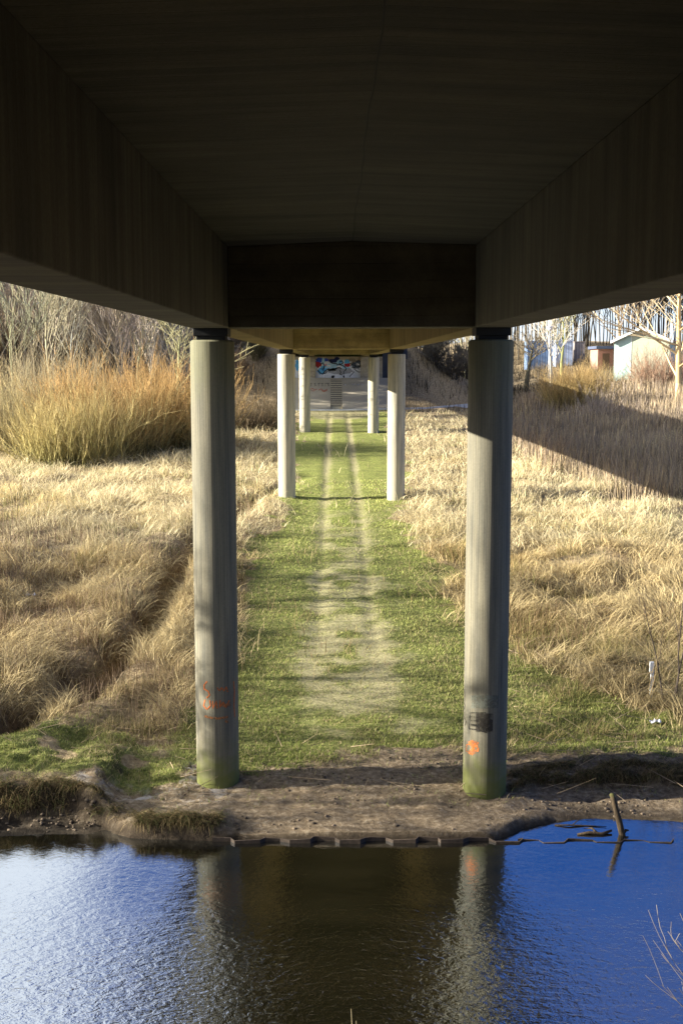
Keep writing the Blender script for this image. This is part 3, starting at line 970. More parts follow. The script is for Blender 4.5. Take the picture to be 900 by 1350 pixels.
def unit(v):
    l = math.sqrt(v[0]**2+v[1]**2+v[2]**2) or 1
    return (v[0]/l, v[1]/l, v[2]/l)
def grow(segs, rng, p, d, L_, r, level, maxl, nchild, spread, up, rmin, wig=.12, start=.3):
    nseg = (9, 5, 4, 3, 2)[level]
    pts = [p]; rr = [r]
    q = p; dd = d
    for i in range(nseg):
        dd = unit((dd[0]+rng.gauss(0, wig), dd[1]+rng.gauss(0, wig), dd[2]+rng.gauss(0, wig)*.6+up*(.12 if level else .02)))
        q = (q[0]+dd[0]*L_/nseg, q[1]+dd[1]*L_/nseg, q[2]+dd[2]*L_/nseg)
        pts.append(q); rr.append(max(rmin, r*(1-.85*(i+1)/nseg)))
    for i in range(nseg):
        segs.append((level, *pts[i], *pts[i+1], rr[i], rr[i+1]))
    if level >= maxl: return
    nc = nchild[level]
    for k in range(nc):
        t_ = start+(1-start)*(k+rng.random())/nc if level == 0 else .2+.8*(k+rng.random())/nc
        f = t_*nseg; i = min(int(f), nseg-1); u = f-i
        a, b = pts[i], pts[i+1]
        pp = tuple(a[j]+(b[j]-a[j])*u for j in range(3))
        dr = unit(tuple(b[j]-a[j] for j in range(3)))
        az = rng.random()*2*math.pi
        sp = spread[level]*(.7+.6*rng.random())
        o = unit((math.cos(az), math.sin(az), .1))
        nd = unit(tuple(dr[j]*math.cos(sp)+o[j]*math.sin(sp) for j in range(3)))
        l2 = L_*(.55 if level == 0 else .5)*(1.15-.75*t_ if level == 0 else 1)*(.7+.6*rng.random())
        grow(segs, rng, pp, nd, l2, max(rmin, rr[i]*.5), level+1, maxl, nchild, spread, up, rmin, wig, start)

def tree_data(seed, H, r, nchild=(16, 6, 5), spread=(.9, .7, .7), up=.6, rmin=.012, maxl=3, start=.3, nst=1, wig=.12):
    rng = random.Random(seed)
    segs = []
    for k in range(nst):
        a = rng.random()*6.28; tl = .0 if nst == 1 else .12+.15*rng.random()
        grow(segs, rng, (.25*math.cos(a)*(nst > 1), .25*math.sin(a)*(nst > 1), -.4), unit((math.cos(a)*tl, math.sin(a)*tl, 1)), H*(1 if k == 0 else .8), r, 0, maxl, nchild, spread, up, rmin, wig*.45 if 0 else wig*.5, start)
    return np.array(segs)

def tree_colors(A, trunk, twig):
    lv = A[:, 0]/max(1, A[:, 0].max())
    c = np.array(trunk)[None]*(1-lv[:, None]) + np.array(twig)[None]*lv[:, None]
    return c*(.75+.5*rs.rand(len(A), 1))

def make_tree(name, A, trunk, twig, label, cat, group, loc, sc=1, rz=0):
    e = empty(name, loc, rz); e.scale = (sc, sc, sc)
    tag(e, label, cat, group)
    C_ = tree_colors(A, trunk, twig)
    tk = A[:, 0] == 0
    V, F, C2 = tube_arrays(A[tk][:, 1:], C_[tk], 7)
    link_mesh('trunk', np_mesh('trunk', V, F, C2), M_bark, e, True)
    V, F, C2 = tube_arrays(A[~tk][:, 1:], C_[~tk], 3)
    link_mesh('crown', np_mesh('crown', V, F, C2), M_bark, e, True)
    return e
def copy_tree(src, label, loc, sc, rz):
    o = src.copy(); COL.objects.link(o)
    o.location = loc; o.scale = (sc, sc, sc); o.rotation_euler = (0, 0, rz)
    o['label'] = label
    for ch in src.children:
        c = ch.copy(); COL.objects.link(c); c.parent = o
    return o

# --- trees off to the left of the frame: their shadows fall over the foreground
shadeA = [tree_data(100+i, 12, .2, (15, 6, 5), (1.0, .8, .7), .4, .014, 3, .15) for i in range(3)]
protos = []
places = [(-17.5, 20.5, .8), (-21, 26, .95), (-20, 33.5, .85), (-25, 38, 1.0), (-28, 23.0, 1.1), (-27, 43.0, .8), (-37, 35, 1.15), (-26, 18.0, 1.0)]
for i, (x, y, s_) in enumerate(places):
    lab = 'bare riverside tree left of the picture edge whose shadow falls over the foreground'
    loc = (x, y, gh(x, y))
    if i < 3: protos.append(make_tree('bare_tree', shadeA[i], (.10, .085, .06), (.09, .07, .05), lab, 'tree', 'bare trees beyond the left edge shading the bank', loc, s_, i*1.3))
    else: copy_tree(protos[i % 3], lab, loc, s_, i*2.1)

# --- the wood behind (mass)
def wood(name, label, spots, datas, trunk, twig, smin, smax):
    Vs, Fs, Cs = [], [], []; off = 0
    for (x, y) in spots:
        A = datas[rs.randint(len(datas))]
        s_ = rs.uniform(smin, smax); a = rs.uniform(0, 6.28)
        ca, sa = math.cos(a)*s_, math.sin(a)*s_
        V, F, C_ = A
        W_ = np.stack([V[:, 0]*ca-V[:, 1]*sa+x, V[:, 0]*sa+V[:, 1]*ca+y, V[:, 2]*s_+gh(x, y)], 1)
        Vs.append(W_); Fs.append(F+off); off += len(V)
        Cs.append(C_*rs.uniform(.7, 1.25))
    o = link_mesh(name, np_mesh(name, np.concatenate(Vs), np.concatenate(Fs), np.concatenate(Cs)), M_bark)
    tag(o, label, 'wood', kind='stuff')
    return o
def pack(A, trunk, twig):
    return tube_arrays(A[:, 1:], tree_colors(A, trunk, twig), 3)
left_d = [pack(tree_data(200+i, 13, .13, (13, 5, 4), (.75, .6, .6), .8, .028, 3, .2), (.54, .48, .36), (.50, .43, .34)) for i in range(5)]  # bark and twigs lightened to paint in distance haze
spots = [(rs.uniform(-75, -15), rs.uniform(106, 175)) for _ in range(300)]
spots = [(x, y) for (x, y) in spots if x < -14-(y-112)*.1]
wood('bare_wood', 'grey purple mass of bare trees on the hillside at left', spots, left_d, None, None, .75, 1.25)
right_d = [pack(tree_data(230+i, 16, .11, (16, 6, 3), (.6, .6, .6), .9, .026, 3, .25, 1, .07), (.15, .13, .10), (.19, .15, .11)) for i in range(5)]
spots = [(rs.uniform(14, 90), rs.uniform(158, 235)) for _ in range(330)]
wood('bare_wood', 'brown grey mass of tall bare trunks behind the sheds at right', spots, right_d, None, None, .9, 1.35)

# --- single trees one can tell apart
def bt(seed, H, r, px_, Y, label, trunk, twig, **kw):
    x = (px_-442)/1543*Y+CAMX
    return make_tree('bare_tree', tree_data(seed, H, r, **kw), trunk, twig, label, 'tree', None, (x, Y, gh(x, Y)), 1, seed)
pale = (.42, .38, .25); pgrn = (.32, .31, .18); ptw = (.36, .32, .21)  # pale bark colours, lightened further as painted haze at left
bt(301, 12, .13, 70, 100, 'pale slender bare tree with fine upright branches above the willow scrub at far left', pale, ptw, nchild=(18, 6, 4), rmin=.018, spread=(.6, .6, .6), up=.9)
bt(302, 11, .10, 105, 104, 'thin silver stem with wispy top, right of the pale slender tree at far left', (.38, .38, .33), ptw, nchild=(14, 5, 4), rmin=.016, spread=(.5, .5, .5), up=.9)
bt(303, 12, .12, 20, 92, 'leaning grey green tree cut by the left edge of the photo', pgrn, (.3, .3, .2), nchild=(16, 6, 4), rmin=.018, spread=(.8, .6, .6), up=.8)
bt(304, 10, .07, 157, 98, 'dark thin straight trunk rising behind the orange willow bush', (.10, .09, .08), (.2, .16, .14), nchild=(12, 5, 3), rmin=.014, spread=(.6, .6, .6), up=.8)
bt(305, 11, .12, 181, 106, 'pale green trunk standing between orange bush and bridge girder', pgrn, ptw, nchild=(14, 5, 4), rmin=.016, spread=(.5, .6, .6), up=.9)
bt(306, 9, .14, 236, 88, 'yellow green bare tree with crooked crossing branches beside the nearest left pillar head', (.36, .35, .18), (.32, .29, .16), nchild=(14, 5, 3), rmin=.016, spread=(1.0, .8, .7), up=.3)
bt(307, 8, .10, 342, 124, 'grey green small tree on the left slope of the bridge embankment', (.2, .22, .16), (.25, .26, .2), nchild=(18, 6, 4), rmin=.02, spread=(.9, .7, .6), up=.5, start=.1)
bt(311, 9.5, .17, 725, 105, 'white barked bare tree beside the street lamp in front of the blue container', (.55, .52, .44), (.45, .40, .32), nchild=(13, 6, 4), rmin=.02, spread=(.9, .7, .6), up=.7, start=.35)
bt(312, 9, .16, 738, 128, 'yellow green forked tree behind the white and blue trailer', (.34, .34, .14), (.34, .31, .18), nchild=(14, 6, 4), rmin=.022, spread=(.7, .7, .6), up=.8, start=.3)
bt(313, 5.5, .32, 692, 120, 'stout dark pollarded trunk left of the blue container', (.10, .09, .06), (.24, .20, .14), nchild=(16, 5, 3), rmin=.02, spread=(1.1, .7, .6), up=.6, start=.65)
bt(314, 14, .18, 815, 128, 'golden lit bare tree rising behind the roof edge of the pale green shed', (.48, .38, .22), (.42, .33, .22), nchild=(18, 6, 5), rmin=.022, spread=(.7, .7, .6), up=.7, start=.15)
bt(315, 16, .30, 892, 100, 'large golden barked tree with long drooping limbs at the right edge', (.62, .46, .24), (.5, .40, .25), nchild=(20, 7, 5), rmin=.02, spread=(1.15, .7, .6), up=.1, start=.12)
bt(316, 10, .14, 612, 140, 'bare yellowish tree at the top of the shaded embankment', (.4, .36, .2), (.38, .33, .22), nchild=(16, 6, 4), rmin=.025, spread=(.8, .7, .6), up=.6, start=.2)

# --- shoot bushes
def bush(label, px_, Y, H, Rr, n, base, mid, tip, spreadang=.75, name='willow_bush', group=None, seed=1, w=.022, cat='bush', x=None, sinky=0):
    rng = np.random.RandomState(seed)
    if x is None: x = (px_-442)/1543*Y+CAMX
    e = empty(name, (x, Y, gh(x, Y)-sinky)); tag(e, label, cat, group)
    a = rng.rand(n)*2*np.pi; rr = np.sqrt(rng.rand(n))*Rr*.45
    p = np.stack([rr*np.cos(a), rr*np.sin(a), np.full(n, -.2)], 1)
    th = np.abs(rng.normal(0, spreadang, n)).clip(0, 1.45)
    a2 = a+rng.normal(0, .5, n)
    p[:, :2] *= 1.75
    nzv = fbm(p[:, 0]+seed*17, p[:, 1]+th*1.5, .9, seed)
    Lh = H*(.45+.5*rng.rand(n)+.5*(nzv-.45)*2)*(1-.22*th)
    seg = 6
    segs = []; cols = []; starts = []
    d = np.stack([np.sin(th)*np.cos(a2), np.sin(th)*np.sin(a2), np.cos(th)], 1)
    base, mid, tip = map(np.array, (base, mid, tip))
    cv = (.45+1.0*rng.rand(n, 1))
    q = p.copy()
    for k in range(seg):
        d = d+rng.normal(0, .21, (n, 3)); d[:, 2] += .15
        d /= np.linalg.norm(d, axis=1, keepdims=True)
        q2 = q+d*(Lh/seg)[:, None]
        r0 = w*(1-.8*k/seg); r1 = w*(1-.8*(k+1)/seg)
        segs.append(np.concatenate([q, q2, np.full((n, 1), r0), np.full((n, 1), r1)], 1))
        f = (k+.5)/seg
        c_ = (base*(1-2*f)+mid*2*f) if f < .5 else (mid*(2-2*f)+tip*(2*f-1))
        cols.append(c_[None]*cv)
        if k >= 1:   # side twigs
            for _ in range(3):
                dt = d+rng.normal(0, .45, (n, 3)); dt[:, 2] += .35; dt /= np.linalg.norm(dt, axis=1, keepdims=True)
                u = rng.rand(n, 1)
                s0 = q*(1-u)+q2*u
                s1 = s0+dt*(Lh*.16*(.5+rng.rand(n)))[:, None]
                segs.append(np.concatenate([s0, s1, np.full((n, 1), w*.42), np.full((n, 1), w*.15)], 1))
                cols.append((c_*.6+tip*.4)[None]*cv)
        q = q2
    st = np.concatenate(segs); cc = np.concatenate(cols)
    V, F, C2 = tube_arrays(st, cc, 3)
    link_mesh('shoots', np_mesh('shoots', V, F, C2), M_bark, e)
    # short stool
    mb = MB(); 
    for k in range(7):
        a_ = k*.9; r_ = Rr*.15
        mb.ring_tube([(r_*math.cos(a_), r_*math.sin(a_), -.3), (r_*1.5*math.cos(a_), r_*1.5*math.sin(a_), .35), (r_*2.0*math.cos(a_+.2), r_*2.0*math.sin(a_+.2), .9)], [.07, .055, .03], 6)
    mb.build('stool', simple('stool_bark', (.08, .065, .045)), e)
    return e
og = ((.17, .16, .07), (.42, .36, .16), (.58, .37, .16))
bush('big orange tipped willow bush in the middle of the scrub behind the straw meadow', 150, 72, 6.2, 4.2, 1000, *og, .5, seed=11)
bush('orange willow bush immediately left of the nearest left pillar', 232, 75, 6.0, 3.6, 750, *og, .5, seed=12)
bush('lower olive willow bush in front of the big orange one, spreading left', 95, 68, 4.6, 3.4, 800, (.16, .15, .06), (.42, .37, .15), (.50, .40, .19), .6, seed=13)
bush('grey green tangled bush at the left edge behind the meadow', 25, 74, 6.0, 4.0, 650, (.16, .14, .07), (.36, .32, .17), (.44, .36, .2), .6, seed=14)
bush('tall grey olive thicket bush behind the left meadow scrub', 78, 86, 7, 3.6, 500, (.15, .14, .08), (.34, .31, .19), (.42, .35, .22), .5, seed=15)
bush('dark brown bush in the gap beside the middle left pillar', 330, 88, 3.0, 2.6, 600, (.07, .06, .04), (.16, .13, .09), (.24, .18, .11), .8, seed=16)
bush('golden willow bush before the blue container at right', 757, 97, 4.2, 2.6, 900, (.20, .17, .07), (.50, .41, .17), (.55, .38, .17), .45, seed=17)
bush('small pale branching bush in front of the brick hut', 795, 88, 3.6, 1.4, 120, (.3, .24, .18), (.5, .4, .3), (.5, .4, .3), .7, seed=18)
def shrub(label, px_, Y, H, seed, trunk, twig, nst=6, r=.05):
    x = (px_-442)/1543*Y+CAMX
    return make_tree('bare_shrub', tree_data(seed, H, r, nchild=(12, 5, 4), spread=(.8, .7, .7), up=.5, rmin=.018, nst=nst, start=.1, wig=.16), trunk, twig, label, 'shrub', None, (x, Y, gh(x, Y)), 1, seed)
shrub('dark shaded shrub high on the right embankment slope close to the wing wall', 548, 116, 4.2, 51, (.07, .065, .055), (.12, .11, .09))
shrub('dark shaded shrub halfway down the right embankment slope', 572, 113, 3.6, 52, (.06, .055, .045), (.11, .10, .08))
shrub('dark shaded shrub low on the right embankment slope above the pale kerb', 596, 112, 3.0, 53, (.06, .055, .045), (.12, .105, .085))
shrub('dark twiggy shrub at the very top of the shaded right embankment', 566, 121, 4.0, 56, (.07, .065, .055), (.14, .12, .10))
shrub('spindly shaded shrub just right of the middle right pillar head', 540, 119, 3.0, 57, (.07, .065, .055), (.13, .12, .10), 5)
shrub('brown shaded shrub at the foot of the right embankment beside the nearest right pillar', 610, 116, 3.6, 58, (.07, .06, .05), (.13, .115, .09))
shrub('low russet shrub at the foot of the left embankment', 318, 110, 3.2, 59, (.16, .11, .07), (.28, .21, .14), 3)
shrub('straggly olive shrub halfway up the left embankment', 338, 113, 2.8, 60, (.12, .11, .06), (.22, .2, .12), 7)
shrub('dull brown shrub high on the left embankment slope', 322, 117, 4.5, 54, (.12, .1, .07), (.24, .19, .13), 7)
shrub('grey green shrub beside the middle left pillar on the embankment', 350, 118, 3.6, 55, (.14, .14, .09), (.26, .26, .18), 6)
bush('reddish twigged bush beside the pale green shed wall', 868, 112, 4.2, 2.6, 500, (.2, .13, .1), (.36, .25, .18), (.45, .3, .2), .7, seed=22, w=.02)

# --- thin saplings in the meadow
def sapling(label, x, y, H, n, colr, seed, lean=.35, name='sapling', r=.018, nch=(5, 3)):
    rng = random.Random(seed)
    e = empty(name, (x, y, gh(x, y))); tag(e, label, 'sapling')
    for k in range(n):
        segs = []
        a = rng.random()*6.28
        grow(segs, rng, (.12*math.cos(a), .12*math.sin(a), -.1), unit((math.cos(a)*lean*rng.random(), math.sin(a)*lean*rng.random(), 1)), H*(.6+.4*rng.random()), r, 0, 2, nch, (.6, .6), .5, .0022, .10, .3)
        A = np.array(segs)
        C_ = np.array(colr)[None]*(.7+.5*rs.rand(len(A), 1))
        par = e
        for nm, sel in (('stem', A[:, 0] == 0), ('twigs', A[:, 0] > 0)):
            V, F, C2 = tube_arrays(A[sel][:, 1:], C_[sel], 4)
            par = link_mesh(nm, np_mesh(nm, V, F, C2), M_bark, par)
    return e
def gx(px_, Y): return (px_-442)/1543*Y+CAMX
sapling('dark upright sapling cluster rising at the right edge beside the white post', gx(893, 25.2), 25.2, 4.2, 3, (.07, .055, .045), 31, .25, r=.022)
sapling('young tan sapling with forked stems left of the white post', gx(862, 25.6), 25.6, 1.9, 3, (.28, .21, .11), 32, .45, r=.016)
sapling('tall thin pale saplings on the sunlit straw slope at right', gx(812, 50), 50, 4.2, 5, (.45, .36, .24), 33, .12, r=.014, nch=(3, 2))
sapling('slim brown saplings just right of the nearest right pillar on the straw slope', gx(722, 60), 60, 4.2, 6, (.24, .16, .10), 34, .15, r=.02, nch=(4, 2))
sapling('thin dead stem standing in the straw meadow at the left edge', gx(18, 52), 52, 3.6, 2, (.3, .23, .15), 35, .08, r=.012, nch=(5, 2))
sapling('short dark twigs sticking from the turf left of the nearest left pillar', gx(215, 24.0), 24.0, .9, 7, (.12, .08, .06), 36, .35, r=.009)
sapling('fine dry twigs of a bush reaching over the water at lower right', 3.35, 9.3, 1.9, 14, (.26, .21, .15), 37, .55, r=.0045, nch=(8, 5))

# ------------------------------------------------------------------ grasses (stuff)
def sample(n, y0, y1, pw=1.5, xm=None, margin=3):
    u = rs.rand(n)
    a, b_ = y0**(1-pw), y1**(1-pw)
    y = (a+(b_-a)*u)**(1/(1-pw))
    half = .30*y+margin
    x = CAMX+(rs.rand(n)*2-1)*half
    return x, y
def colvar(base, n, v=.25):
    return np.array(base)[None]*(1-v+2*v*rs.rand(n, 1))

def under_slab(x, y): return (np.abs(x) < 6.3) & (y > 105.9)
def near_pillar(x, y):
    r_ = np.zeros(x.shape, bool)
    for (e_, a, b_, c_, d_) in PIL.values(): r_ |= np.hypot(x-a, y-b_) < .42
    return r_

# straw
n = 430000
x, y = sample(n, 23.0, 104, 1.75)
g, bm_, tr = masks(x, y)
dD = seg_dist(x, y, DITCH)
den = (1-g)*(1-bm_)*(1-tr)
den = np.where(g > .5, np.where((np.abs(x-.1) > 3.1) & (y < 36), .42*sst(.42, .6, fbm(x, y, 1.2, 89)), .035*(fbm(x, y, 1.5, 88) > .5)), den)
den = den*(.35+.9*fbm(x, y, 2.0, 71))*np.where((dD < .38) & (y < 50), .08, 1)
keep = (rs.rand(n) < den) & ~near_pillar(x, y)
x, y = x[keep], y[keep]; n = len(x)
z = ground(x, y)
hn = fbm(x, y, 2.6, 72); ln = fbm(x, y, 4.5, 73); cn = fbm(x, y, 5.0, 74); c2 = fbm(x, y, .8, 75)
rightside = sst(3, 8, x)
matted = sst(.40, .52, ln)
tall = sst(.5, .62, fbm(x, y, 1.3, 711))
H = (.14+.26*hn+.42*tall*(.3+hn))*np.where((x < -3) & (y < 50), .8, 1)*(.6+.8*rs.rand(n))*np.interp(y, [22, 27, 40, 100], [.5, .75, 1.0, 1.0])
lean = (.35+1.0*matted*(1-.6*tall))+rs.normal(0, .5, n)
az = fbm(x, y, 3.0, 76)*6*np.pi+rs.normal(0, .7, n)
wd = np.maximum(.006, .00050*y)*(.5+1.1*rs.rand(n))
far = sst(30, 50, y)
bright = np.array([[.82, .70, .43]]); gold = np.array([[.70, .57, .29]]); brown = np.array([[.34, .25, .155]]); olive = np.array([[.26, .26, .10]])
k1 = sst(.35, .62, cn+.1*far-.05)[:, None]
c = bright*k1+gold*(1-k1)
darkmix = np.clip(sst(.62, .45, c2+.18*far)*(1-.75*far)+.25*(1-far), 0, 1)[:, None]
c = c*(1-darkmix)+brown*darkmix
ol = (rs.rand(n) < .10+.55*sst(36, 26, y)*(x > 2)+.3*sst(.55, .65, fbm(x, y, 2.7, 141))).astype(float)[:, None]
c = c*(1-ol)+olive*ol
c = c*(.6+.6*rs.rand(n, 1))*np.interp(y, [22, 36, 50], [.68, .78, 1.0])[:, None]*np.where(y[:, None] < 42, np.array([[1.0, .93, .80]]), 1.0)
P = np.stack([x, y, z-.03], 1)
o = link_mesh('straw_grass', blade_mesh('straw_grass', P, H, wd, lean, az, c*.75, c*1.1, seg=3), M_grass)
tag(o, 'long dry straw coloured grass over the meadow on both sides of the track', 'grass', kind='stuff')

# flattened straw
n = 190000
x, y = sample(n, 24.0, 100, 1.75)
g, bm_, tr = masks(x, y)
dD = seg_dist(x, y, DITCH)
keep = (rs.rand(n) < (1-g)*(1-bm_)*sst(.38, .55, fbm(x, y, 1.7, 131))) & ~near_pillar(x, y) & (dD > .4)
x, y = x[keep], y[keep]; n = len(x); z = ground(x, y)
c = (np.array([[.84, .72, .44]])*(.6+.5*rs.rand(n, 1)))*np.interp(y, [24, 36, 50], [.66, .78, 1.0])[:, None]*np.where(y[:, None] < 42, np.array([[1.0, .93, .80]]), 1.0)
az = fbm(x, y, 2.2, 132)*7*np.pi+rs.normal(0, .5, n)
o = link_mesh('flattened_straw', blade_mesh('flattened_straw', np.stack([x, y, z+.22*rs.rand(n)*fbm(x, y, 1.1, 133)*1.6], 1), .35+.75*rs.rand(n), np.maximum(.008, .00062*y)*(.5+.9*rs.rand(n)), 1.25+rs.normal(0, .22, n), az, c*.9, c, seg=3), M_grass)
tag(o, 'pale flattened straw lying in swirls over the meadow', 'grass', kind='stuff')

# extra brown weeds on left foreground and around the ditch
n = 38000
x, y = sample(n, 23.5, 50, 1.6)
dD = seg_dist(x, y, DITCH)
keep = (x < -2.9-(rs.rand(n)*.7)) & (rs.rand(n) < (.25+.9*fbm(x, y, 1.6, 91)-.1)*sst(23, 26.5, y+(-x-3)*.15)) & (dD > .42) & (fbm(x, y, 2.4, 92) > .45)
x, y = x[keep], y[keep]; n = len(x); z = ground(x, y)
c = colvar((.25, .175, .115), n, .4)
o = link_mesh('dead_weeds', blade_mesh('dead_weeds', np.stack([x, y, z-.03], 1), .5+.7*rs.rand(n)*fbm(x, y, 2, 93)*1.6, np.maximum(.006, .0004*y)*(.6+.8*rs.rand(n)), np.abs(rs.normal(0, .3, n)), rs.rand(n)*6.28, c*.7, c, seg=2), M_stem)
tag(o, 'brown dead weed stalks along the ditch at left', 'weeds', kind='stuff')

# green turf
n = 260000
x, y = sample(n, 20.3, 60, 1.8, margin=1)
g, bm_, tr = masks(x, y)
den = g*(1-bm_*.95)*(1-.55*tr)*(.3+fbm(x, y, .7, 81))*1.1
d_ = y-shore(x)
keep = (rs.rand(n) < den) & ~near_pillar(x, y) & (d_ > .7)
x, y, tr = x[keep], y[keep], tr[keep]; n = len(x); z = ground(x, y)
gc = fbm(x, y, 1.8, 82)[:, None]
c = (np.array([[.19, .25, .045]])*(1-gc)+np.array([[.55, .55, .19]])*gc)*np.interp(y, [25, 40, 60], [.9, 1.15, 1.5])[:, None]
ol = (rs.rand(n) < .18+.45*sst(.45, .62, fbm(x, y, 1.1, 142))*np.where(np.abs(x) > 2.8, 1, .4)).astype(float)[:, None]
c = c*(1-ol)+np.array([[.46, .37, .20]])*ol
c = c*(.65+.6*rs.rand(n, 1))
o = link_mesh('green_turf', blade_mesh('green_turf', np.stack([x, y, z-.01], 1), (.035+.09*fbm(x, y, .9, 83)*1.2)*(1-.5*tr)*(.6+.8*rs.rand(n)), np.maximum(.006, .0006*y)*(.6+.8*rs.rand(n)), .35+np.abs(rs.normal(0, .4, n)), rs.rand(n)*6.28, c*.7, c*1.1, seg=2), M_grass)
tag(o, 'short green turf beside the worn track', 'grass', kind='stuff')

# hanging grass along the bank lips
n = 70000
x = rs.uniform(-11, 11, n); s_ = shore(x)
left = x < -3.0
left = x < -2.2
n1_ = fbm(x, s_+.5, .7, 21)-.5
d_ = np.where(left, lip(x, n1_)+rs.normal(0, .16, n)+.02, 1.2+.7*rs.rand(n))
keep = (left | (x > 3.0)) & (d_ > .03) & (rs.rand(n) < sst(.38, .62, fbm(x, d_*2, .35, 95)))
x, d_, s_ = x[keep], d_[keep], s_[keep]; y = s_+d_; z = ground(x, y); n = len(x)
zz = z - (WATER+.15)
k = zz > .05
x, y, z = x[k], y[k], z[k]; n = len(x)
c = np.where(rs.rand(n, 1) < .75, np.array([[.34, .25, .12]]), np.array([[.15, .17, .05]]))*(.35+.9*rs.rand(n, 1))*(.5+1.0*fbm(x, y, .2, 97))[:, None]
o = link_mesh('bank_grass', blade_mesh('bank_grass', np.stack([x, y, z], 1), .10+.24*rs.rand(n), .009+.006*rs.rand(n), .8+1.5*rs.rand(n), -np.pi/2+rs.normal(0, .9, n), c*.6, c, seg=3), M_grass)
tag(o, 'tufts of grass hanging over the eroded river bank edges', 'grass', kind='stuff')

# ragged tufts where the turf breaks up into bare soil
n = 60000
x = rs.uniform(-10, 10.5, n); y = rs.uniform(20.9, 27, n)
g, bm_, tr = masks(x, y)
edge_ = np.exp(-((bm_-.45)/.3)**2)*.9+.12+.5*np.exp(-((np.hypot(np.abs(x)-2.6, y-21.5)-.62)/.16)**2)
keep = (rs.rand(n) < edge_*sst(.42, .6, fbm(x, y, .45, 151))) & ~near_pillar(x, y)
x, y = x[keep], y[keep]; n = len(x); z = ground(x, y)
c = np.where(rs.rand(n, 1) < .65, np.array([[.36, .28, .16]]), np.array([[.15, .17, .05]]))*(.5+.8*rs.rand(n, 1))
o = link_mesh('ragged_tufts', blade_mesh('ragged_tufts', np.stack([x, y, z-.01], 1), (.05+.16*rs.rand(n)), .008+.006*rs.rand(n), .6+np.abs(rs.normal(0, .5, n)), rs.rand(n)*6.28, c*.7, c, seg=2), M_grass)
tag(o, 'ragged dead grass tufts where the turf gives way to bare soil', 'grass', kind='stuff')

# clods and small stones on the eroded bank
import bmesh
bmx = bmesh.new(); bmesh.ops.create_icosphere(bmx, subdivisions=1, radius=1); bmx.verts.ensure_lookup_table()
IV = np.array([v.co[:] for v in bmx.verts]); IF = np.array([[v.index for v in f.verts] for f in bmx.faces]); bmx.free()
n = 4200
x = rs.uniform(-9, 9, n); s_ = shore(x)
lf = x < -3.2
y = s_ + np.where(lf, .05+1.0*rs.rand(n), .05+np.where(x > 3, 1.7, 3.3)*rs.rand(n)**.9)
keep = rs.rand(n) < sst(.40, .62, fbm(x, y, .6, 121))
x, y = x[keep], y[keep]; n = len(x); z = ground(x, y)
r_ = .006+.03*rs.rand(n)**4 + .02*lf[keep]*rs.rand(n)**2
V = IV[None]*(1+rs.normal(0, .18, (n, len(IV), 1)))*r_[:, None, None]*np.array([[[1.3, 1.2, .7]]])
V = V + np.stack([x, y, z+r_*.1], 1)[:, None]
F = IF[None]+(np.arange(n)*len(IV))[:, None, None]
c = np.repeat(colvar((.17, .13, .09), n, .5), len(IV), axis=0)
o = link_mesh('soil_clods', np_mesh('soil_clods', V.reshape(-1, 3), F.reshape(-1, 3), c), M_bark)
tag(o, 'loose soil clods and pebbles over the muddy river bank', 'clods', kind='stuff')

# thicket at right (tall weeds and shrub stems)
n = 90000
x, y = sample(n, 52, 108, 1.2, margin=4)
z0 = ground(x, y)
edge = np.interp(y, [52, 60, 75, 90, 108], [13.5, 11.5, 9.5, 12.0, 17.0])
den = sst(-.8, 1.2, x-edge+(fbm(x, y, 3, 96)-.5)*4)
keep = rs.rand(n) < den*(.5+.8*fbm(x, y, 2.0, 97))
x, y, z0 = x[keep], y[keep], z0[keep]; n = len(x)
c = np.where(rs.rand(n, 1) < .4, np.array([[.41, .33, .20]]), np.array([[.27, .225, .17]]))*(.55+.8*rs.rand(n, 1))
c = c*np.where(rs.rand(n, 1) < .2, 1.5, 1)*np.array([[1.0, .95, .93]])
o = link_mesh('scrub_thicket', blade_mesh('scrub_thicket', np.stack([x, y, z0-.05], 1), (.7+1.7*fbm(x, y, 2.5, 98))*(.6+.5*rs.rand(n)), .0007*y*(.6+.8*rs.rand(n)), np.abs(rs.normal(0, .22, n)), rs.rand(n)*6.28, c*.6, c*1.15, seg=3), M_stem)
tag(o, 'purple brown thicket of dry weed stems on the right in the bridge shadow', 'scrub', kind='stuff')

# rough cover on the embankments and beyond
n = 130000
x = rs.uniform(-50, 60, n); y = rs.uniform(88, 175, n)
inv = np.abs(x-CAMX) < .33*y+4
g, bm_, tr = masks(x, y)
z0 = ground(x, y)
keep = inv & ~under_slab(x, y) & ((np.abs(x) > 4.4) | (y > 116)) & ~((y > 105.8) & (y < 107.9) & (x > -9.8) & (x < 15.3)) & ((y > 104) | (x < -4.5)) & ~((np.abs(x) < 6.8) & (y > 113)) & (rs.rand(n) < (.4+.8*fbm(x, y, 3, 99)))
x, y, z0 = x[keep], y[keep], z0[keep]; n = len(x)
slopey = z0 > -3.3
c = np.where((rs.rand(n, 1) < .45), np.array([[.40, .31, .18]]), np.array([[.15, .12, .08]]))*(.4+.9*rs.rand(n, 1))
cl = sst(.45, .6, fbm(x, y, 4, 101))[:, None]
c = c*(1-cl*.6)*np.where((x > 5) & (x < 22), .36, 1)[:, None]  # right slope darkened in colour to deepen the bridge shade there
H = (.35+.9*fbm(x, y, 2.5, 102)**2*2)*(.5+.7*rs.rand(n))*1.25
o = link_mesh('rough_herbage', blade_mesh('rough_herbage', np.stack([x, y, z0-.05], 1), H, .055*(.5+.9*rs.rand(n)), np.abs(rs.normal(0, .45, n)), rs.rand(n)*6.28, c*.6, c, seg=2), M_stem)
tag(o, 'rough brown herbage over the bridge embankment slopes', 'herbage', kind='stuff')

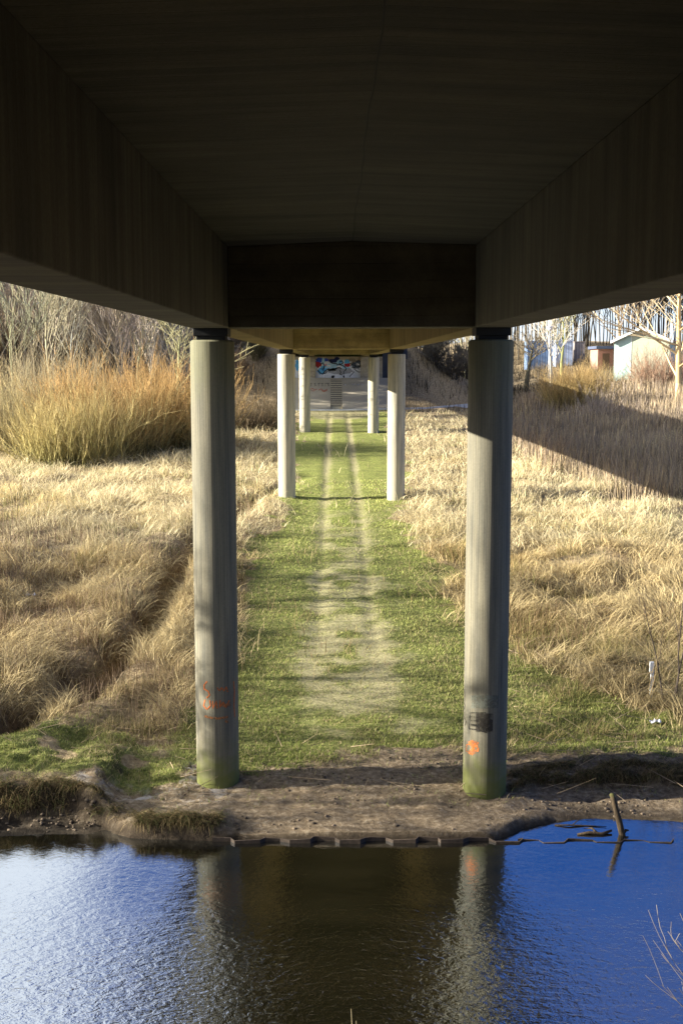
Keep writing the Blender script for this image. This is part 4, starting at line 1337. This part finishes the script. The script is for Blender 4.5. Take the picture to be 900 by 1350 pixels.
# dead sticks and litter over the bank
segs = []
rng = random.Random(9)
for k in range(900):
    if k < 500: X_, Y_ = rng.uniform(3.2, 10.5), rng.uniform(21.8, 34)
    elif k < 800: X_, Y_ = rng.uniform(-10, -2.9), rng.uniform(22, 40)
    else: X_, Y_ = rng.uniform(-3.5, 10), rng.uniform(20.5, 23)
    a = rng.random()*6.28; L_ = rng.uniform(.15, .9)
    z = gh(X_, Y_)+rng.uniform(.02, .25)
    r_ = rng.uniform(.003, .009)
    segs.append((X_, Y_, z, X_+math.cos(a)*L_, Y_+math.sin(a)*L_*.6, z+rng.uniform(-.05, .28), r_, r_*.4))
S = np.array(segs)
V, F, C2 = tube_arrays(S, colvar((.30, .23, .15), len(S), .5), 4)
o = link_mesh('dead_twigs', np_mesh('dead_twigs', V, F, C2), M_bark)
tag(o, 'scattered dead twigs lying over the grass near the river bank', 'twigs', kind='stuff')

# ------------------------------------------------------------------ single objects near the river
# leaning log in the water
m_log, t, b = mat('wet_log_bark', .9)
co = coords(t); s = sep(t, co)
f = noise(t, mapping(t, co, (30, 30, 4)), 1, 5, .7)
c = ramp(t, [(.3, (.035, .025, .015)), (.7, (.12, .085, .05))], f).outputs[0]
c = mix(t, c, (.10, .13, .02), mrange(t, s[2], .62, .85))
t.links.new(c, b.inputs['Base Color']); bump(t, b, f, .8, .02)
lx, ly, _ = px(834, 1096, 19.55)
e = empty('wooden_stake', (lx, 19.45, WATER))
tag(e, 'leaning mossy wooden stake standing in the river at right', 'stake')
mb = MB()
mb.ring_tube([(.14, .0, -.5), (.03, 0, -.1), (0, 0, .0), (-.05, .0, .2), (-.11, .01, .42), (-.155, .02, .60), (-.20, .02, .72)], [.055, .058, .058, .055, .05, .046, .04], 12)
mb.build('post', m_log, e, smooth=True)
mb = MB(); mb.ring_tube([(.02, 0, .01), (.07, .02, .07), (.12, .03, .06)], [.03, .026, .012], 7); mb.build('knot', m_log, e, smooth=True)
mb = MB()
mb.ring_tube([(0, 0, 0), (.22, .02, .015), (.42, -.04, .0), (.62, .03, .03)], [.02, .03, .034, .02], 8)
mb.ring_tube([(.35, 0, .01), (.30, .12, .05), (.18, .2, .02)], [.022, .018, .008], 6)
o = mb.build('driftwood', m_log, smooth=True); o.location = (lx-.78, 19.42, WATER+.01); o.rotation_euler = (0, 0, .12)
tag(o, 'dark crooked driftwood branch touching the leaning stake at water level', 'driftwood')
mb = MB()
mb.ring_tube([(0, 0, 0), (.25, -.02, .02), (.55, .03, .0), (.9, .0, .01)], [.012, .015, .013, .006], 6)
mb.ring_tube([(.3, 0, .01), (.42, .14, .05), (.5, .22, .03)], [.01, .008, .004], 5)
o = mb.build('driftwood', m_log, smooth=True); o.location = (gx(742, 19.9), 19.85, WATER+.005); o.rotation_euler = (0, 0, -.1)
tag(o, 'thin floating twig in the quiet water left of the leaning stake', 'driftwood')
# white marker post
x_, y_ = gx(869, 26.0), 26.0
e = empty('marker_post', (x_, y_, gh(x_, y_)-.1)); tag(e, 'small white marker post standing in the grass at right', 'marker post')
mb = MB(); mb.box(-.035, .035, -.02, .02, 0, .92); o = mb.build('post', M_white, e, bevel=.006); o.rotation_euler = (0, R(1.5), 0)
mb = MB(); mb.box(-.05, .05, -.03, .03, .72, .97); o = mb.build('cap', M_white, e, bevel=.01)

# litter
def litter(label, px_, py_, Y, s_, colr=(.75, .78, .85)):
    x_ = gx(px_, Y); e = None
    mb = MB(); rng = random.Random(px_)
    n = 7
    for i in range(n):
        for j in range(n):
            mb.v.append(((i/(n-1)-.5)*s_+rng.gauss(0, s_*.05), (j/(n-1)-.5)*s_*.7+rng.gauss(0, s_*.05), .04+abs(rng.gauss(0, s_*.16))))
    for i in range(n-1):
        for j in range(n-1): mb.f.append((i*n+j, (i+1)*n+j, (i+1)*n+j+1, i*n+j+1))
    o = mb.build('plastic_litter', simple('plastic', colr, .35, .1))
    o.location = (x_, Y, gh(x_, Y)+.02)
    tag(o, label, 'litter')
litter('crumpled white plastic scrap among the weeds at the left edge', 34, 780, 37, .32)
litter('white plastic scrap lying low on the bank beside the white post', 876, 938, 24.4, .22)

# standing water glints in the ditch
mb = MB()
for (x_, y_, w_, l_) in ((-5.55, 30.2, .22, .8), (-5.45, 33.2, .15, .5), (-6.6, 26.0, .2, .6), (-7.3, 24.4, .22, .5), (-5.5, 32, .1, .6)):
    z = gh(x_, y_)+.06
    bb = len(mb.v); n = 14
    mb.v.append((x_, y_, z))
    for i in range(n):
        a = 2*math.pi*i/n
        mb.v.append((x_+w_*math.cos(a)*(1+.3*math.sin(3*a)), y_+l_*math.sin(a), z))
    for i in range(n): mb.f.append((bb, bb+1+i, bb+1+(i+1) % n))
tag(mb.build('ditch_water', M_water), kind='structure')

# ------------------------------------------------------------------ sheds and the like at right
def lap_mat(name, c, scz=.16, grime=(.45, .5, .35)):
    m, t, b = mat(name, .8)
    co = coords(t); s = sep(t, co)
    fr = mathn(t, 'FRACT', mathn(t, 'DIVIDE', s[2], scz))
    col_ = mix(t, c, tuple(q*.55 for q in c), mrange(t, fr, .88, 1.0))
    n1 = noise(t, mapping(t, co, (1, 1, .5)), 1.2, 5)
    col_ = mix(t, col_, grime, mathn(t, 'MULTIPLY', mrange(t, n1, .5, .75), .4))
    t.links.new(col_, b.inputs['Base Color'])
    return m
M_shed = lap_mat('mint_green_boards', (.42, .56, .51))
M_shed2 = lap_mat('cream_boards', (.42, .46, .34))
M_bargeb = simple('white_bargeboard', (.72, .74, .72), .6, .15)
M_redroof = simple('red_brown_roof', (.36, .20, .14), .85, .25, 3)
Ysd = 122
x0, x1 = gx(806, Ysd), gx(876, Ysd)
gzs = gh((x0+x1)/2, Ysd)-.3
sh = empty('garden_shed', (x0, Ysd, gzs), R(-20)); tag(sh, 'pale mint green shed with white bargeboards and gable end facing the field', 'shed')
Wd = x1-x0
zE = -math.tan(math.atan((450-675)/1543)+R(PITCH))*Ysd - gzs
zR = -math.tan(math.atan((434-675)/1543)+R(PITCH))*Ysd - gzs
xr = gx(840, Ysd)-x0
mb = MB(); mb.prism([(0, 0), (Wd*.31, 0), (Wd*.31, zE+(zR-zE)*.31*Wd/xr-.02), (0, zE)], 0, .12); mb.build('side_panel', M_shed, sh)
mb = MB(); mb.prism([(Wd*.312, 0), (Wd, 0), (Wd, zE+.05), (xr, zR), (Wd*.312, zE+(zR-zE)*.312*Wd/xr-.02)], .004, .12); mb.build('gable_wall', M_shed2, sh)
mb = MB(); mb.box(0, .12, .125, 8, 0, zE-.05); mb.box(Wd-.12, Wd, .125, 8, 0, zE); mb.box(.125, Wd-.125, 7.88, 8, 0, zE-.05); mb.build('wall', M_shed, sh)
mb = MB(); mb.box(Wd*.31-.03, Wd*.31+.03, -.03, -.004, 0, zR*.93); mb.build('corner_trim', M_bargeb, sh)
mb = MB()
for (xa, za, xb, zb_) in ((-.35, zE-.12, xr, zR+.06), (xr+.002, zR+.06, Wd+.35, zE-.1)):
    bb = len(mb.v)
    for yq in (-.35, 8.3):
        mb.v += [(xa, yq, za), (xb, yq, zb_), (xb, yq, zb_+.12), (xa, yq, za+.12)]
    mb.f += [(bb, bb+1, bb+2, bb+3), (bb+4, bb+7, bb+6, bb+5), (bb, bb+4, bb+5, bb+1), (bb+1, bb+5, bb+6, bb+2), (bb+2, bb+6, bb+7, bb+3), (bb+3, bb+7, bb+4, bb)]
mb.build('roof', M_redroof, sh)
mb = MB()
for (xa, za, xb, zb_) in ((-.35, zE-.22, xr, zR-.04), (xr+.002, zR-.04, Wd+.35, zE-.2)):
    bb = len(mb.v)
    for yq in (-.42, -.355):
        mb.v += [(xa, yq, za), (xb, yq, zb_), (xb, yq, zb_+.26), (xa, yq, za+.26)]
    mb.f += [(bb, bb+1, bb+2, bb+3), (bb+4, bb+7, bb+6, bb+5), (bb, bb+4, bb+5, bb+1), (bb+1, bb+5, bb+6, bb+2), (bb+2, bb+6, bb+7, bb+3), (bb+3, bb+7, bb+4, bb)]
mb.build('bargeboard', M_bargeb, sh)

# brick hut
m, t, b = mat('red_brick', .9)
br = N(t, 'ShaderNodeTexBrick', i_Scale=4.0); br.inputs['Color1'].default_value = (.42, .17, .10, 1); br.inputs['Color2'].default_value = (.34, .13, .08, 1); br.inputs['Mortar'].default_value = (.3, .26, .22, 1)
t.links.new(mapping(t, coords(t), (1, 1, 1)), br.inputs[0])
rot = t.nodes[-1]; rot.inputs['Rotation'].default_value = (R(90), 0, 0)
t.links.new(br.outputs[0], b.inputs['Base Color'])
Yh = 132
x0, x1 = gx(785, Yh), gx(809, Yh); g0 = gh(x0, Yh)-.3
zt_ = -math.tan(math.atan((460-675)/1543)+R(PITCH))*Yh-g0
e = empty('brick_hut', (x0, Yh, g0)); tag(e, 'low red brick hut with flat dark roof left of the mint green shed', 'hut')
mb = MB(); mb.box(0, x1-x0, 0, 4, 0, zt_); mb.build('wall', m, e)
mb = MB(); mb.box(-.25, x1-x0+.25, -.25, 4.25, zt_+.003, zt_+.32); mb.build('roof', simple('dark_blue_roof_felt', (.09, .11, .17)), e, bevel=.02)
mb = MB(); mb.box(.5, 1.3, -.03, -.004, .3, 2.2); mb.build('door', simple('brown_door', (.12, .07, .04)), e)

# blue container / site cabin row
def ribbed(name, c):
    m, t, b = mat(name, .5)
    co = coords(t); s = sep(t, co)
    fr = mathn(t, 'FRACT', mathn(t, 'MULTIPLY', s[0], 3.2))
    cc = mix(t, c, tuple(q*.6 for q in c), mrange(t, fr, .55, .75))
    t.links.new(mix(t, cc, ramp(t, [(.35, .8), (.7, 1.1)], noise(t, co, 1.5, 4)).outputs[0], .8, 'MULTIPLY'), b.inputs['Base Color'])
    bump(t, b, fr, .5, .03)
    return m
def container(label, px0, px1, ptop, pbot, Y, colr, cat='container', name='storage_container', roofc=None):
    x0, x1 = gx(px0, Y), gx(px1, Y)
    zt_ = -math.tan(math.atan((ptop-675)/1543)+R(PITCH))*Y
    zb_ = min(-math.tan(math.atan((pbot-675)/1543)+R(PITCH))*Y, gh((x0+x1)/2, Y))-.1
    e = empty(name, (x0, Y, zb_)); tag(e, label, cat)
    h = zt_-zb_; w = x1-x0
    mb = MB(); mb.box(0, w, 0, 2.4, 0, h-.12); mb.build('body', ribbed(name+'_paint', colr), e, bevel=.02)
    mb = MB(); mb.box(-.04, w+.04, -.04, 2.44, h-.118, h); mb.build('roof_rail', simple('rail_paint', roofc or tuple(q*.7 for q in colr)), e, bevel=.01)
    pm = simple('post_paint', tuple(q*.75 for q in colr))
    for xx in (0, w-.12):
        mb = MB(); mb.box(xx, xx+.12, -.05, -.004, 0, h-.13); mb.build('corner_post', pm, e)
    return e
container('long slate blue storage container behind the bare white barked tree', 693, 727, 449, 462, 142, (.17, .25, .40), roofc=(.3, .36, .45))
container('pale blue and white box trailer right of the slate blue container', 730, 752, 448, 463, 140, (.50, .60, .78), 'trailer', 'box_trailer', (.7, .75, .85))
container('weathered grey brown cabin half hidden behind the golden willow bush', 754, 768, 450, 463, 144, (.35, .30, .27), 'cabin', 'site_cabin')

# street lamp
x_ = gx(721.5, 104); g0 = gh(x_, 104)-.2
e = empty('street_lamp', (x_, 104, g0)); tag(e, 'slim grey street lamp with a pale head beside the white barked tree', 'street lamp')
zt_ = -math.tan(math.atan((436-675)/1543)+R(PITCH))*104-g0
mb = MB(); mb.ring_tube([(0, 0, 0), (0, 0, zt_*.5), (0, 0, zt_)], [.08, .06, .045], 10); mb.build('pole', M_galv, e, smooth=True)
mb = MB(); mb.ring_tube([(0, 0, zt_), (0, 0, zt_+.02), (0, 0, zt_+.28), (0, 0, zt_+.34)], [.08, .14, .24, .10], 12); mb.build('lamp_head', simple('opal_glass', (.8, .8, .85), .3, .05), e, smooth=True)
mb = MB(); mb.ring_tube([(0, 0, zt_+.341), (0, 0, zt_+.40), (0, 0, zt_+.44)], [.36, .30, .05], 12); mb.build('lamp_cap', simple('lamp_cap_paint', (.5, .5, .55), .4), e)

# reed stem on near bank
for i, (px_, Y_, top) in enumerate(((465, 10.6, 1330), (472, 10.9, 1346))):
    x_ = gx(px_, Y_); g0 = gh(x_, Y_)
    zt_ = -math.tan(math.atan((top-675)/1543)+R(PITCH))*Y_-g0
    mb = MB(); mb.ring_tube([(0, 0, -.05), (.01, 0, zt_*.5), (-.01, 0, zt_)], [.006, .005, .002], 5)
    o = mb.build('reed_stem', simple('reed', (.4, .34, .2))); o.location = (x_, Y_, g0)
    tag(o, ('single dry reed stem poking into view at the bottom centre', 'shorter dry reed stem barely in view at the bottom centre')[i], 'reed')
